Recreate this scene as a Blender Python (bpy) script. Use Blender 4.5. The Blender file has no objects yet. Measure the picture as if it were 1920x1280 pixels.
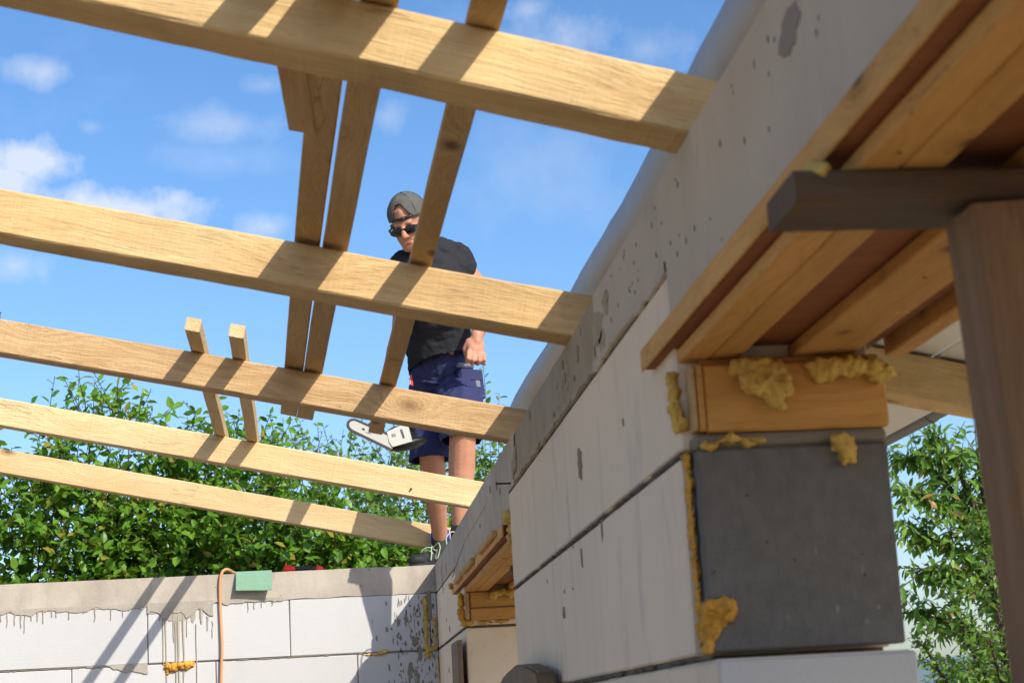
import bpy, bmesh, math, random
import numpy as np
from mathutils import Vector, Matrix, noise, Euler
random.seed(7)
rng = np.random.default_rng(11)
S = bpy.context.scene
COL = S.collection
H = 1.70                      # eye height of the camera above the ground

# ------------------------------------------------------------------ camera
def cam_axes(yaw, pitch, roll):
    cy, sy, cp, sp = math.cos(yaw), math.sin(yaw), math.cos(pitch), math.sin(pitch)
    fw = Vector((sy*cp, cy*cp, sp)); r = Vector((cy, -sy, 0)); u = r.cross(fw)
    c, s = math.cos(roll), math.sin(roll)
    return r*c + u*s, u*c - r*s, fw
cr, cu, cf = cam_axes(.1048, .2049, -.0547)
cam = bpy.data.cameras.new('camera'); cam_ob = bpy.data.objects.new('camera', cam); COL.objects.link(cam_ob)
cam_ob.matrix_world = Matrix(((cr.x, cu.x, -cf.x, 0), (cr.y, cu.y, -cf.y, 0), (cr.z, cu.z, -cf.z, H), (0, 0, 0, 1)))
cam.sensor_width = 36; cam.lens = 3407.6/1920*36
cam.clip_start = .05; cam.clip_end = 3000
cam.dof.use_dof = True; cam.dof.focus_distance = 6.6; cam.dof.aperture_fstop = 13
S.camera = cam_ob

# ------------------------------------------------------------------ light
SUN = Vector((.80, -1.20, 1.0)).normalized()
EL = math.asin(SUN.z); AZ = math.atan2(SUN.x, SUN.y)
sl = bpy.data.lights.new('sun', 'SUN'); sl.energy = 4.3; sl.angle = math.radians(.5); sl.color = (1, .94, .84)
so = bpy.data.objects.new('sun', sl); COL.objects.link(so)
so.rotation_euler = SUN.to_track_quat('Z', 'Y').to_euler(); so.location = (6, -6, 12)
S.view_settings.view_transform = 'Standard'; S.view_settings.look = 'None'
S.view_settings.gamma = 1; S.view_settings.use_curve_mapping = False
S.view_settings.exposure = .35
S.cycles.max_bounces = 8; S.cycles.diffuse_bounces = 5; S.cycles.transparent_max_bounces = 8

def px_dir(x, y):
    return (cf*3407.6 + cr*(x-960) - cu*(y-640)).normalized()

W = bpy.data.worlds.new('World'); S.world = W; W.use_nodes = True
nt = W.node_tree; nt.nodes.clear()
def wn(t, **k):
    n = nt.nodes.new(t)
    for a, b in k.items(): setattr(n, a, b)
    return n
def wmath(op, a, b=None, clamp=False):
    n = wn('ShaderNodeMath', operation=op, use_clamp=clamp)
    for i, v in enumerate((a, b)):
        if v is None: continue
        if isinstance(v, (int, float)): n.inputs[i].default_value = v
        else: nt.links.new(v, n.inputs[i])
    return n.outputs[0]
wo = wn('ShaderNodeOutputWorld'); bg = wn('ShaderNodeBackground'); bg.inputs['Strength'].default_value = .122
nt.links.new(bg.outputs[0], wo.inputs[0])
sky = wn('ShaderNodeTexSky', sky_type='NISHITA', sun_disc=False, sun_elevation=EL, sun_rotation=AZ, air_density=1.0, dust_density=1.5, ozone_density=2.2)
hsv = wn('ShaderNodeHueSaturation'); hsv.inputs['Saturation'].default_value = 1.22; hsv.inputs['Value'].default_value = 1.0
nt.links.new(sky.outputs[0], hsv.inputs['Color'])
tint = wn('ShaderNodeMix', data_type='RGBA', blend_type='MULTIPLY'); tint.inputs['Factor'].default_value = 1; tint.inputs['B'].default_value = (1.15, 1.19, 1.29, 1); nt.links.new(hsv.outputs[0], tint.inputs['A'])
tc = wn('ShaderNodeTexCoord'); dirv = tc.outputs['Generated']
warp = wn('ShaderNodeTexNoise'); warp.inputs['Scale'].default_value = 30; warp.inputs['Detail'].default_value = 7; warp.inputs['Roughness'].default_value = .58
nt.links.new(dirv, warp.inputs['Vector'])
nz = warp.outputs['Fac']
big = wn('ShaderNodeTexNoise'); big.inputs['Scale'].default_value = 5.5; big.inputs['Detail'].default_value = 9; big.inputs['Roughness'].default_value = .62
nt.links.new(dirv, big.inputs['Vector'])
def dotc(v):
    n = wn('ShaderNodeVectorMath', operation='DOT_PRODUCT'); nt.links.new(dirv, n.inputs[0]); n.inputs[1].default_value = v; return n.outputs['Value']
# the few cumulus puffs of that afternoon, each a direction in the sky with an extent (radians)
PUFFS = [(60, 300, 100, 46, 1.0), (225, 395, 170, 55, .95), (15, 345, 70, 60, .9), (505, 425, 62, 42, .5), (85, 132, 85, 34, .45), (25, 495, 85, 40, .42),
         (430, 235, 110, 42, .28), (1060, 75, 130, 70, .36), (1210, 95, 90, 60, .24), (725, 218, 42, 34, .3), (500, 160, 50, 24, .24), (170, 238, 30, 20, .26), (985, 18, 60, 26, .3),
         (430, 300, 160, 40, .14), (1030, 300, 170, 130, .14)]
mask = None
for (x, y, a, b, s) in PUFFS:
    c = px_dir(x, y); e1 = Vector((0, 0, 1)).cross(c).normalized(); e2 = c.cross(e1)
    u = wmath('DIVIDE', dotc(e1), a*1.08/3407.6); v = wmath('DIVIDE', dotc(e2), b*1.05/3407.6)
    q = wmath('SUBTRACT', 1.0, wmath('SQRT', wmath('ADD', wmath('MULTIPLY', u, u), wmath('MULTIPLY', v, v))))
    f = wmath('GREATER_THAN', dotc(c), 0.0)
    q = wmath('MULTIPLY', wmath('MULTIPLY', wmath('ADD', q, wmath('MULTIPLY', wmath('SUBTRACT', nz, .5), 2.6), True), f), s)
    mask = q if mask is None else wmath('MAXIMUM', mask, q)
veil = wmath('MULTIPLY', wmath('SUBTRACT', big.outputs['Fac'], .54, True), .7)
mask = wmath('ADD', wmath('MULTIPLY', mask, 1.0), veil, True)
mask = wmath('MULTIPLY', wmath('MULTIPLY', mask, 1.5, True), .72)
mixc = wn('ShaderNodeMix', data_type='RGBA'); nt.links.new(mask, mixc.inputs['Factor']); nt.links.new(tint.outputs['Result'], mixc.inputs['A'])
mixc.inputs['B'].default_value = (5.9, 6.1, 6.5, 1)
nt.links.new(mixc.outputs['Result'], bg.inputs['Color'])

# ------------------------------------------------------------------ materials
def new_mat(name):
    m = bpy.data.materials.new(name); m.use_nodes = True
    t = m.node_tree; b = t.nodes['Principled BSDF']; return m, t, b
def N(t, kind, **k):
    n = t.nodes.new(kind)
    for a, b in k.items():
        if a in n.inputs.keys() if hasattr(n.inputs, 'keys') else False: n.inputs[a].default_value = b
        else: setattr(n, a, b)
    return n
def ramp(t, fac, stops):
    r = t.nodes.new('ShaderNodeValToRGB'); e = r.color_ramp.elements
    while len(e) < len(stops): e.new(.5)
    for el, (p, c) in zip(e, stops): el.position = p; el.color = c if len(c) == 4 else (*c, 1)
    t.links.new(fac, r.inputs[0]); return r.outputs[0]
def mixrgb(t, fac, a, b, mode='MIX'):
    n = t.nodes.new('ShaderNodeMix'); n.data_type = 'RGBA'; n.blend_type = mode
    for s, v in (('Factor', fac), ('A', a), ('B', b)):
        if isinstance(v, (int, float)): n.inputs[s].default_value = v
        elif isinstance(v, tuple): n.inputs[s].default_value = v if len(v) == 4 else (*v, 1)
        else: t.links.new(v, n.inputs[s])
    return n.outputs['Result']
def mth(t, op, a, b=None, clamp=False):
    n = t.nodes.new('ShaderNodeMath'); n.operation = op; n.use_clamp = clamp
    for i, v in enumerate((a, b)):
        if v is None: continue
        if isinstance(v, (int, float)): n.inputs[i].default_value = v
        else: t.links.new(v, n.inputs[i])
    return n.outputs[0]
def noi(t, vec, scale, detail=4, rough=.55, dist=0):
    n = t.nodes.new('ShaderNodeTexNoise'); n.inputs['Scale'].default_value = scale; n.inputs['Detail'].default_value = detail
    n.inputs['Roughness'].default_value = rough; n.inputs['Distortion'].default_value = dist
    t.links.new(vec, n.inputs['Vector']); return n.outputs['Fac']
def mapping(t, vec, sc, loc=(0, 0, 0)):
    n = t.nodes.new('ShaderNodeMapping'); n.inputs['Scale'].default_value = sc; n.inputs['Location'].default_value = loc
    t.links.new(vec, n.inputs['Vector']); return n.outputs[0]
def bump(t, b, h, strength, dist=.01):
    n = t.nodes.new('ShaderNodeBump'); n.inputs['Strength'].default_value = strength; n.inputs['Distance'].default_value = dist
    t.links.new(h, n.inputs['Height']); t.links.new(n.outputs[0], b.inputs['Normal'])
def objvec(t, shift=True):
    c = t.nodes.new('ShaderNodeTexCoord').outputs['Object']
    if not shift: return c
    oi = t.nodes.new('ShaderNodeObjectInfo'); m = t.nodes.new('ShaderNodeVectorMath'); m.operation = 'MULTIPLY_ADD'
    cmb = t.nodes.new('ShaderNodeCombineXYZ')
    for i in range(3): t.links.new(oi.outputs['Random'], cmb.inputs[i])
    t.links.new(cmb.outputs[0], m.inputs[0]); m.inputs[1].default_value = (37.1, 19.7, 11.3); t.links.new(c, m.inputs[2])
    return m.outputs[0]

def wood(name, light, dark, knot=(.16, .075, .03), grain=1.0, rough=.75, dirt=0.0, knots=2.2, saw=.5):
    m, t, b = new_mat(name); v = objvec(t)
    kv = t.nodes.new('ShaderNodeTexVoronoi'); kv.inputs['Scale'].default_value = 1; t.links.new(mapping(t, v, (knots*1.6, knots*3.2, knots*3.2)), kv.inputs['Vector'])
    kd = kv.outputs['Distance']
    # rings bend round the knots
    pull = mth(t, 'DIVIDE', .012, mth(t, 'ADD', kd, .06))
    cmb = t.nodes.new('ShaderNodeCombineXYZ'); t.links.new(pull, cmb.inputs[1]); t.links.new(pull, cmb.inputs[2])
    va = t.nodes.new('ShaderNodeVectorMath'); va.operation = 'ADD'; t.links.new(v, va.inputs[0]); t.links.new(cmb.outputs[0], va.inputs[1]); v2 = va.outputs[0]
    wz = t.nodes.new('ShaderNodeTexNoise'); wz.inputs['Scale'].default_value = 2.2; wz.inputs['Detail'].default_value = 3; t.links.new(v, wz.inputs['Vector'])
    va2 = t.nodes.new('ShaderNodeVectorMath'); va2.operation = 'MULTIPLY_ADD'; t.links.new(wz.outputs['Color'], va2.inputs[0]); va2.inputs[1].default_value = (0, .03, .03); t.links.new(v2, va2.inputs[2]); v2 = va2.outputs[0]
    g1 = noi(t, mapping(t, v2, (.55, 9, 9)), 3.0, 5, .6, .4)
    wv = t.nodes.new('ShaderNodeTexWave'); wv.wave_type = 'RINGS'; wv.rings_direction = 'X'; wv.inputs['Scale'].default_value = 9; wv.inputs['Distortion'].default_value = 3.2
    wv.inputs['Detail'].default_value = 3; wv.inputs['Detail Scale'].default_value = 1.2
    t.links.new(mapping(t, v2, (.16, 2.2, 2.2), (0, .13, .31)), wv.inputs['Vector'])
    fine = noi(t, mapping(t, v2, (2.2, 60, 60)), 4.0, 3, .6)
    f = mth(t, 'ADD', mth(t, 'MULTIPLY', wv.outputs['Fac'], .085*grain), mth(t, 'MULTIPLY', g1, .62))
    f = mth(t, 'ADD', f, mth(t, 'MULTIPLY', mth(t, 'SUBTRACT', fine, .5), .34*grain))
    mid = tuple((a*.55+c*.45) for a, c in zip(light, dark))
    col = ramp(t, f, [(.20, light), (.42, mid), (.66, dark)])
    tone = noi(t, mapping(t, v, (.6, 1.5, 1.5)), 2.4, 3)
    col = mixrgb(t, mth(t, 'MULTIPLY', mth(t, 'SUBTRACT', tone, .42, True), 1.1, True), col, (dark[0]*1.15, dark[1]*.95, dark[2]*.75))
    col = mixrgb(t, ramp(t, kd, [(.06, (.85, .85, .85)), (.10, (.4, .4, .4)), (.17, (0, 0, 0))]), col, knot)
    fl = noi(t, mapping(t, v, (9, 60, 60)), 3, 4, .7)
    sp1 = noi(t, mapping(t, v2, (.9, 16, 16)), 1.6, 3, .5)
    split = mth(t, 'MULTIPLY', mth(t, 'LESS_THAN', mth(t, 'ABSOLUTE', mth(t, 'SUBTRACT', sp1, .5)), .0032), mth(t, 'GREATER_THAN', noi(t, mapping(t, v, (1.6, 3, 3)), 2, 2), .60))
    col = mixrgb(t, mth(t, 'MULTIPLY', split, .5), col, tuple(c*.35 for c in dark))
    col = mixrgb(t, ramp(t, fl, [(.59, (0, 0, 0)), (.72, (.36+dirt*.3,)*3)]), col, tuple(c*.45 for c in dark))
    if dirt:
        d = noi(t, v, 7, 6, .65)
        col = mixrgb(t, ramp(t, d, [(.42, (0, 0, 0)), (.68, (dirt,)*3)]), col, (.10, .088, .075))
    rnd = t.nodes.new('ShaderNodeObjectInfo').outputs['Random']
    hs = t.nodes.new('ShaderNodeHueSaturation'); t.links.new(col, hs.inputs['Color'])
    t.links.new(mth(t, 'ADD', mth(t, 'MULTIPLY', rnd, .16), .92), hs.inputs['Value'])
    t.links.new(hs.outputs[0], b.inputs['Base Color'])
    b.inputs['Roughness'].default_value = rough; b.inputs['Specular IOR Level'].default_value = .25
    cross = noi(t, mapping(t, v, (160, 6, 6)), 1.0, 2, .5)
    h = mth(t, 'SUBTRACT', mth(t, 'ADD', mth(t, 'ADD', fine, mth(t, 'MULTIPLY', cross, saw)), mth(t, 'MULTIPLY', fl, .6)), mth(t, 'MULTIPLY', split, 2.0))
    bump(t, b, h, .8, .003)
    return m

def mineral(name, base, dark, scale=6, amt=.35, pit=0.0, bumpk=.4, fine=140, ridges=0.0, stain=None, rough=.95, pitscale=26):
    m, t, b = new_mat(name)
    g = t.nodes.new('ShaderNodeNewGeometry').outputs['Position']
    n1 = noi(t, g, scale, 7, .62); n2 = noi(t, g, fine, 3, .6); n3 = noi(t, mapping(t, g, (1, 1, .25)), scale*2.3, 5, .6)
    col = mixrgb(t, mth(t, 'MULTIPLY', mth(t, 'SUBTRACT', n1, .38, True), amt*3, True), base, dark)
    col = mixrgb(t, mth(t, 'MULTIPLY', mth(t, 'SUBTRACT', n3, .5, True), amt*2.2, True), col, tuple(c*.8 for c in dark))
    col = mixrgb(t, mth(t, 'MULTIPLY', mth(t, 'SUBTRACT', n2, .45, True), .5, True), col, tuple(c*.72 for c in base))
    if stain:
        sn = noi(t, mapping(t, g, (3, 3, 1.0)), 3.2, 6, .68)
        col = mixrgb(t, ramp(t, sn, [(.56, (0, 0, 0)), (.70, (.5, .5, .5))]), col, stain)
    h = mth(t, 'ADD', mth(t, 'MULTIPLY', n2, .6), mth(t, 'MULTIPLY', n1, .5))
    if pit:
        for sc, th, k in ((pitscale, .11, 1.0), (pitscale*2.6, .10, .7)):
            vo = t.nodes.new('ShaderNodeTexVoronoi'); vo.inputs['Scale'].default_value = sc
            wv = t.nodes.new('ShaderNodeVectorMath'); wv.operation = 'MULTIPLY_ADD'
            ns = t.nodes.new('ShaderNodeTexNoise'); ns.inputs['Scale'].default_value = sc*1.4; t.links.new(g, ns.inputs['Vector'])
            t.links.new(ns.outputs['Color'], wv.inputs[0]); wv.inputs[1].default_value = (.012, .012, .012); t.links.new(g, wv.inputs[2])
            t.links.new(wv.outputs[0], vo.inputs['Vector'])
            on = mth(t, 'GREATER_THAN', t.nodes.new('ShaderNodeSeparateColor').outputs[0], .5)
            sp = t.nodes.new('ShaderNodeSeparateColor'); t.links.new(vo.outputs['Color'], sp.inputs[0])
            th2 = mth(t, 'MULTIPLY', sp.outputs[0], th)
            hole = mth(t, 'MULTIPLY', mth(t, 'LESS_THAN', vo.outputs['Distance'], th2), mth(t, 'GREATER_THAN', sp.outputs[1], .45))
            col = mixrgb(t, mth(t, 'MULTIPLY', hole, pit*k), col, tuple(c*.28 for c in dark))
            h = mth(t, 'SUBTRACT', h, mth(t, 'MULTIPLY', hole, 1.2))
    if ridges:
        h = mth(t, 'ADD', h, mth(t, 'MULTIPLY', noi(t, mapping(t, g, (1, 1, 34)), 4, 2), ridges))
    rnd = t.nodes.new('ShaderNodeObjectInfo').outputs['Random']
    hs = t.nodes.new('ShaderNodeHueSaturation'); t.links.new(col, hs.inputs['Color']); t.links.new(mth(t, 'ADD', mth(t, 'MULTIPLY', rnd, .07), .96), hs.inputs['Value'])
    t.links.new(hs.outputs[0], b.inputs['Base Color']); b.inputs['Roughness'].default_value = rough; b.inputs['Specular IOR Level'].default_value = .2
    bump(t, b, h, bumpk, .003)
    return m

def plain(name, c, rough=.6, metal=0, nscale=40, namt=.25, bumpk=.15, spec=.4):
    m, t, b = new_mat(name); v = objvec(t)
    n = noi(t, v, nscale, 4)
    t.links.new(mixrgb(t, mth(t, 'MULTIPLY', n, namt*2), c, tuple(x*.6 for x in c)), b.inputs['Base Color'])
    b.inputs['Roughness'].default_value = rough; b.inputs['Metallic'].default_value = metal; b.inputs['Specular IOR Level'].default_value = spec
    bump(t, b, n, bumpk, .002); return m

def leafmat(name, c1, c2, c3, gloss=.38, trans=.35):
    m, t, b = new_mat(name)
    isl = t.nodes.new('ShaderNodeNewGeometry'); oi = t.nodes.new('ShaderNodeObjectInfo')
    r = mth(t, 'FRACT', mth(t, 'ADD', isl.outputs['Random Per Island'], mth(t, 'MULTIPLY', oi.outputs['Random'], 7.3)))
    col = ramp(t, r, [(0, c1), (.5, c2), (.9, c3), (.97, (c3[0]*1.9, c3[1]*.62, c3[2]*1.1))])
    big = noi(t, isl.outputs['Position'], 2.2, 3)
    col = mixrgb(t, mth(t, 'MULTIPLY', mth(t, 'SUBTRACT', big, .4, True), 1.6, True), col, tuple(x*1.25 for x in c3))
    t.links.new(col, b.inputs['Base Color']); b.inputs['Roughness'].default_value = gloss; b.inputs['Specular IOR Level'].default_value = .35
    tr = t.nodes.new('ShaderNodeBsdfTranslucent'); t.links.new(mixrgb(t, .5, col, (c3[0]*2.4, c3[1]*2.2, c3[2]*1.2)), tr.inputs['Color'])
    mx = t.nodes.new('ShaderNodeMixShader'); mx.inputs[0].default_value = trans
    t.links.new(b.outputs[0], mx.inputs[1]); t.links.new(tr.outputs[0], mx.inputs[2]); t.links.new(mx.outputs[0], t.nodes['Material Output'].inputs[0])
    return m

M = dict(
    spruce=wood('spruce_timber', (.68, .50, .245), (.45, .27, .10), dirt=.3),
    pale=wood('pale_spruce_timber', (.70, .53, .285), (.50, .32, .14), grain=.8),
    red=wood('reddish_timber', (.55, .375, .19), (.34, .195, .08), grain=1.3),
    batten=wood('batten_timber', (.56, .38, .175), (.37, .21, .08), knots=3),
    honey=wood('planed_board', (.66, .36, .105), (.44, .21, .052), knots=4, saw=.1),
    redboard=wood('film_faced_panel', (.30, .115, .045), (.18, .065, .025), grain=.7, knots=.8, saw=.1),
    old=wood('weathered_timber', (.25, .175, .105), (.12, .08, .048), dirt=.55),
    prop=wood('brown_prop_timber', (.29, .165, .08), (.15, .08, .038), dirt=.35),
    cross=wood('dark_stained_timber', (.16, .10, .055), (.065, .043, .026), dirt=.6),
    grey=wood('grey_weathered_board', (.10, .092, .078), (.05, .044, .036), dirt=.7),
    aac=mineral('aerated_block', (.55, .545, .53), (.49, .475, .455), 4, .2, bumpk=.35, fine=220, ridges=.25, pit=.16, pitscale=55),
    aac_wall=mineral('shade_warmed_aerated_block', (.81, .67, .505), (.66, .54, .40), 4, .25, bumpk=.4, fine=200, ridges=.25, stain=(.46, .41, .36), pit=.4, pitscale=42),  # shaded copy of aac, its colour lightened and warmed against the blue skylight
    ring=mineral('smooth_concrete', (.54, .455, .35), (.41, .335, .25), 5, .35, pit=.9, bumpk=.4, stain=(.30, .27, .235), pitscale=17),
    ring_dark=mineral('rough_concrete', (.40, .335, .24), (.23, .19, .13), 9, .5, pit=.5, bumpk=.9, fine=90),
    ring_pale=mineral('pale_concrete', (.51, .45, .365), (.34, .29, .23), 6, .75, pit=.8, stain=(.30, .26, .21), bumpk=.6, fine=120, pitscale=30),
    mortar=mineral('grey_mortar', (.28, .24, .18), (.17, .145, .105), 16, .5, bumpk=1, fine=110),
    smear=mineral('dried_cement', (.40, .36, .295), (.30, .265, .21), 16, .5, bumpk=1, fine=110),
    stain=mineral('damp_concrete', (.30, .255, .205), (.24, .20, .16), 12, .5, bumpk=.5),
    joint=mineral('joint_mortar', (.15, .13, .11), (.08, .07, .06), 16, .5, bumpk=1),
    dark=mineral('dark_grey_block', (.17, .16, .145), (.118, .111, .10), 45, .6, pit=.7, bumpk=1, fine=170, pitscale=60, stain=(.20, .195, .19)),
    foam=mineral('yellow_foam', (.74, .50, .13), (.42, .22, .04), 38, .8, bumpk=1, fine=160, rough=.75, pit=.75, pitscale=95),
    foam_o=mineral('orange_foam', (.74, .38, .06), (.38, .16, .025), 38, .8, bumpk=1, fine=160, rough=.75, pit=.7, pitscale=95),
    film=plain('grey_plastic_film', (.42, .395, .345), .5, 0, 9, .3, .4),
    soffit=plain('white_soffit_board', (.66, .65, .60), .5, 0, 6, .15, .05),
    gutter=plain('grey_gutter', (.16, .165, .165), .5, .3, 10, .2, .1),
    steel=plain('rusty_steel', (.10, .06, .04), .7, .6, 60, .5, .4),
    skin=plain('skin', (.54, .25, .15), .55, 0, 22, .38, .35),
    shirt=plain('black_cotton', (.026, .027, .032), .9, 0, 60, .3, .4, .2),
    shorts=plain('navy_workwear', (.036, .042, .115), .85, 0, 50, .35, .5, .2),
    trim=plain('grey_blue_trim', (.17, .18, .24), .8, 0, 50, .3, .3),
    cap=plain('grey_green_cap', (.16, .16, .145), .95, 0, 45, .95, .9, .1),
    black=plain('black_plastic', (.016, .016, .017), .35, 0, 50, .2, .1),
    lens=plain('dark_lens', (.006, .006, .008), .08, 0, 10, .1, 0, .6),
    sock=plain('blue_sock', (.03, .06, .42), .9, 0, 90, .3, .4, .1),
    shoe=plain('black_shoe', (.022, .022, .022), .7, 0, 60, .3, .4),
    lace=plain('pale_green_lace', (.42, .52, .34), .8, 0, 80, .2, .2),
    white=plain('white_plastic', (.40, .39, .35), .45, 0, 20, .15, .05),
    redp=plain('red_plastic', (.80, .035, .025), .35, 0, 20, .2, .05),
    orange=plain('orange_cable', (.66, .33, .16), .5, 0, 30, .25, .1),
    green=plain('green_foam_sheet', (.21, .37, .25), .8, 0, 60, .3, .3),
    lip=plain('lip', (.33, .10, .08), .5, 0, 40, .2, .1),
    stub=plain('stubble', (.30, .155, .105), .8, 0, 160, .5, .3),
    bark=mineral('bark', (.10, .072, .05), (.05, .036, .026), 30, .6, bumpk=1, fine=80),
    leaf=leafmat('hedge_leaf', (.030, .10, .009), (.072, .20, .017), (.175, .325, .033)),
    leaf2=leafmat('light_hedge_leaf', (.055, .13, .018), (.095, .20, .03), (.17, .30, .05), .5),
    leaf3=leafmat('cherry_leaf', (.04, .125, .018), (.085, .20, .028), (.18, .31, .05)),
    ground=mineral('trampled_soil', (.30, .25, .19), (.17, .16, .085), 1.2, .7, bumpk=1, fine=30),
    floor=mineral('earth_floor', (.27, .19, .11), (.19, .135, .075), 2, .5, bumpk=.4),
    hill=mineral('hazy_wooded_hill', (.16, .22, .24), (.10, .16, .17), .02, .6, bumpk=0, fine=.5),  # distance haze is put into the bluish base colour
)

# ------------------------------------------------------------------ builders
def link(name, me, mat=None, parent=None, loc=None, mw=None, smooth=False):
    o = bpy.data.objects.new(name, me); COL.objects.link(o)
    if mat is not None and len(me.materials) == 0: me.materials.append(mat)
    if smooth: me.polygons.foreach_set('use_smooth', [True]*len(me.polygons))
    w = mw if mw is not None else Matrix.Translation(loc if loc is not None else Vector((0, 0, 0)))
    if parent is not None:
        o.parent = parent; w = wmat(parent).inverted() @ w
    o.matrix_basis = w
    return o
def wmat(o):
    m = o.matrix_basis.copy()
    while o.parent is not None:
        o = o.parent; m = o.matrix_basis @ m
    return m
def tag(o, label, cat, group=None):
    o['label'] = label; o['category'] = cat
    if group: o['group'] = group
    return o
def thing(name, label, cat, loc, group=None):
    o = bpy.data.objects.new(name, None); COL.objects.link(o); o.location = loc; o.empty_display_size = .1
    o.matrix_basis = Matrix.Translation(Vector(loc))
    return tag(o, label, cat, group)
def P(x, y, z): return Vector((x, y, z + H))
def from_bm(bm, name='m'):
    me = bpy.data.meshes.new(name); bm.normal_update(); bm.to_mesh(me); bm.free(); return me

def block_mesh(sx, sy, sz, bev=.004, chips=0):
    bm = bmesh.new(); bmesh.ops.create_cube(bm, size=1)
    for v in bm.verts: v.co = Vector((v.co.x*sx, v.co.y*sy, v.co.z*sz))
    bmesh.ops.bevel(bm, geom=list(bm.edges), offset=bev, segments=1, affect='EDGES')
    for v in bm.verts: v.co += Vector((random.uniform(-1, 1), random.uniform(-1, 1), random.uniform(-1, 1)))*bev*.22
    return bm
def box(name, a, b, mat, parent=None, bev=.004):
    a, b = Vector(a), Vector(b); c = (a+b)/2; d = b-a
    return link(name, from_bm(block_mesh(d.x, d.y, d.z, bev)), mat, parent, Vector((c.x, c.y, c.z+H)))

def timber_mesh(L, w, h, seg=36, cham=.004, wob=.0022, wane=.5, taper_end=0):
    """rough-sawn timber: local X length from 0 to L, Y width (front face at y=0), Z from 0 to h"""
    bm = bmesh.new(); s = random.uniform(0, 99); rings = []
    for i in range(seg+1):
        x = L*i/seg; r = []
        q = noise.noise((x*2.1, s, 0))*wob*.9; q2 = noise.noise((x*2.1, s, 7))*wob*.9
        pts = [(0, cham), (0, h-cham), (cham, h), (w-cham, h), (w, h-cham), (w, cham), (w-cham, 0), (cham, 0)]
        for k, (y, z) in enumerate(pts):
            e = Vector((x*7, k//2*11.3+s, k*.13)); j = noise.noise(e*1.0)*wob*.45 + noise.noise(e*4.0)*wob*.35*wane
            cy = (w/2-y); cz = (h/2-z); l = math.hypot(cy, cz)
            r.append(bm.verts.new((x, y+q+cy/l*abs(j)*1.3, z+q2+cz/l*abs(j)*1.3)))
        rings.append(r)
    for a, b in zip(rings, rings[1:]):
        for k in range(8): bm.faces.new((a[k], a[(k+1) % 8], b[(k+1) % 8], b[k]))
    bm.faces.new(rings[0]); bm.faces.new(rings[-1][::-1])
    bmesh.ops.recalc_face_normals(bm, faces=bm.faces)
    return bm
def frame_from(xa, up):
    xa = xa.normalized(); ya = up.cross(xa).normalized(); za = xa.cross(ya)
    return xa, ya, za
def timber(name, p0, p1, w, h, mat, parent=None, up=Vector((0, 0, 1)), **k):
    """p0,p1: the lower front edge of the timber in world coordinates"""
    d = p1-p0; xa, ya, za = frame_from(d, up)
    mw = Matrix(((xa.x, ya.x, za.x, p0.x), (xa.y, ya.y, za.y, p0.y), (xa.z, ya.z, za.z, p0.z), (0, 0, 0, 1)))
    return link(name, from_bm(timber_mesh(d.length, w, h, **k)), mat, parent, mw=mw)

def tube_bm(bm, pts, rad, n=8):
    rings = []
    for i, p in enumerate(pts):
        d = (pts[min(i+1, len(pts)-1)]-pts[max(i-1, 0)]).normalized()
        a = d.orthogonal().normalized() if i == 0 else (rings[-1][1]-d*rings[-1][1].dot(d)).normalized()
        b = d.cross(a); r = rad[i] if hasattr(rad, '__len__') else rad
        rings.append(([bm.verts.new(p+(a*math.cos(t)+b*math.sin(t))*r) for t in [2*math.pi*k/n for k in range(n)]], a))
    for (u, _), (v, _) in zip(rings, rings[1:]):
        for k in range(n): bm.faces.new((u[k], u[(k+1) % n], v[(k+1) % n], v[k]))
    bm.faces.new(rings[0][0][::-1]); bm.faces.new(rings[-1][0])
def tube(name, pts, rad, mat, parent=None, n=8):
    bm = bmesh.new(); tube_bm(bm, pts, rad, n); return link(name, from_bm(bm), mat, parent, smooth=True)
def spline(pts, per=6):
    out = []
    for i in range(len(pts)-1):
        a, b, c, d = pts[max(i-1, 0)], pts[i], pts[i+1], pts[min(i+2, len(pts)-1)]
        for k in range(per):
            t = k/per
            out.append(.5*((2*b)+(c-a)*t+(2*a-5*b+4*c-d)*t*t+(3*b-a-3*c+d)*t**3))
    return out+[pts[-1]]

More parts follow.
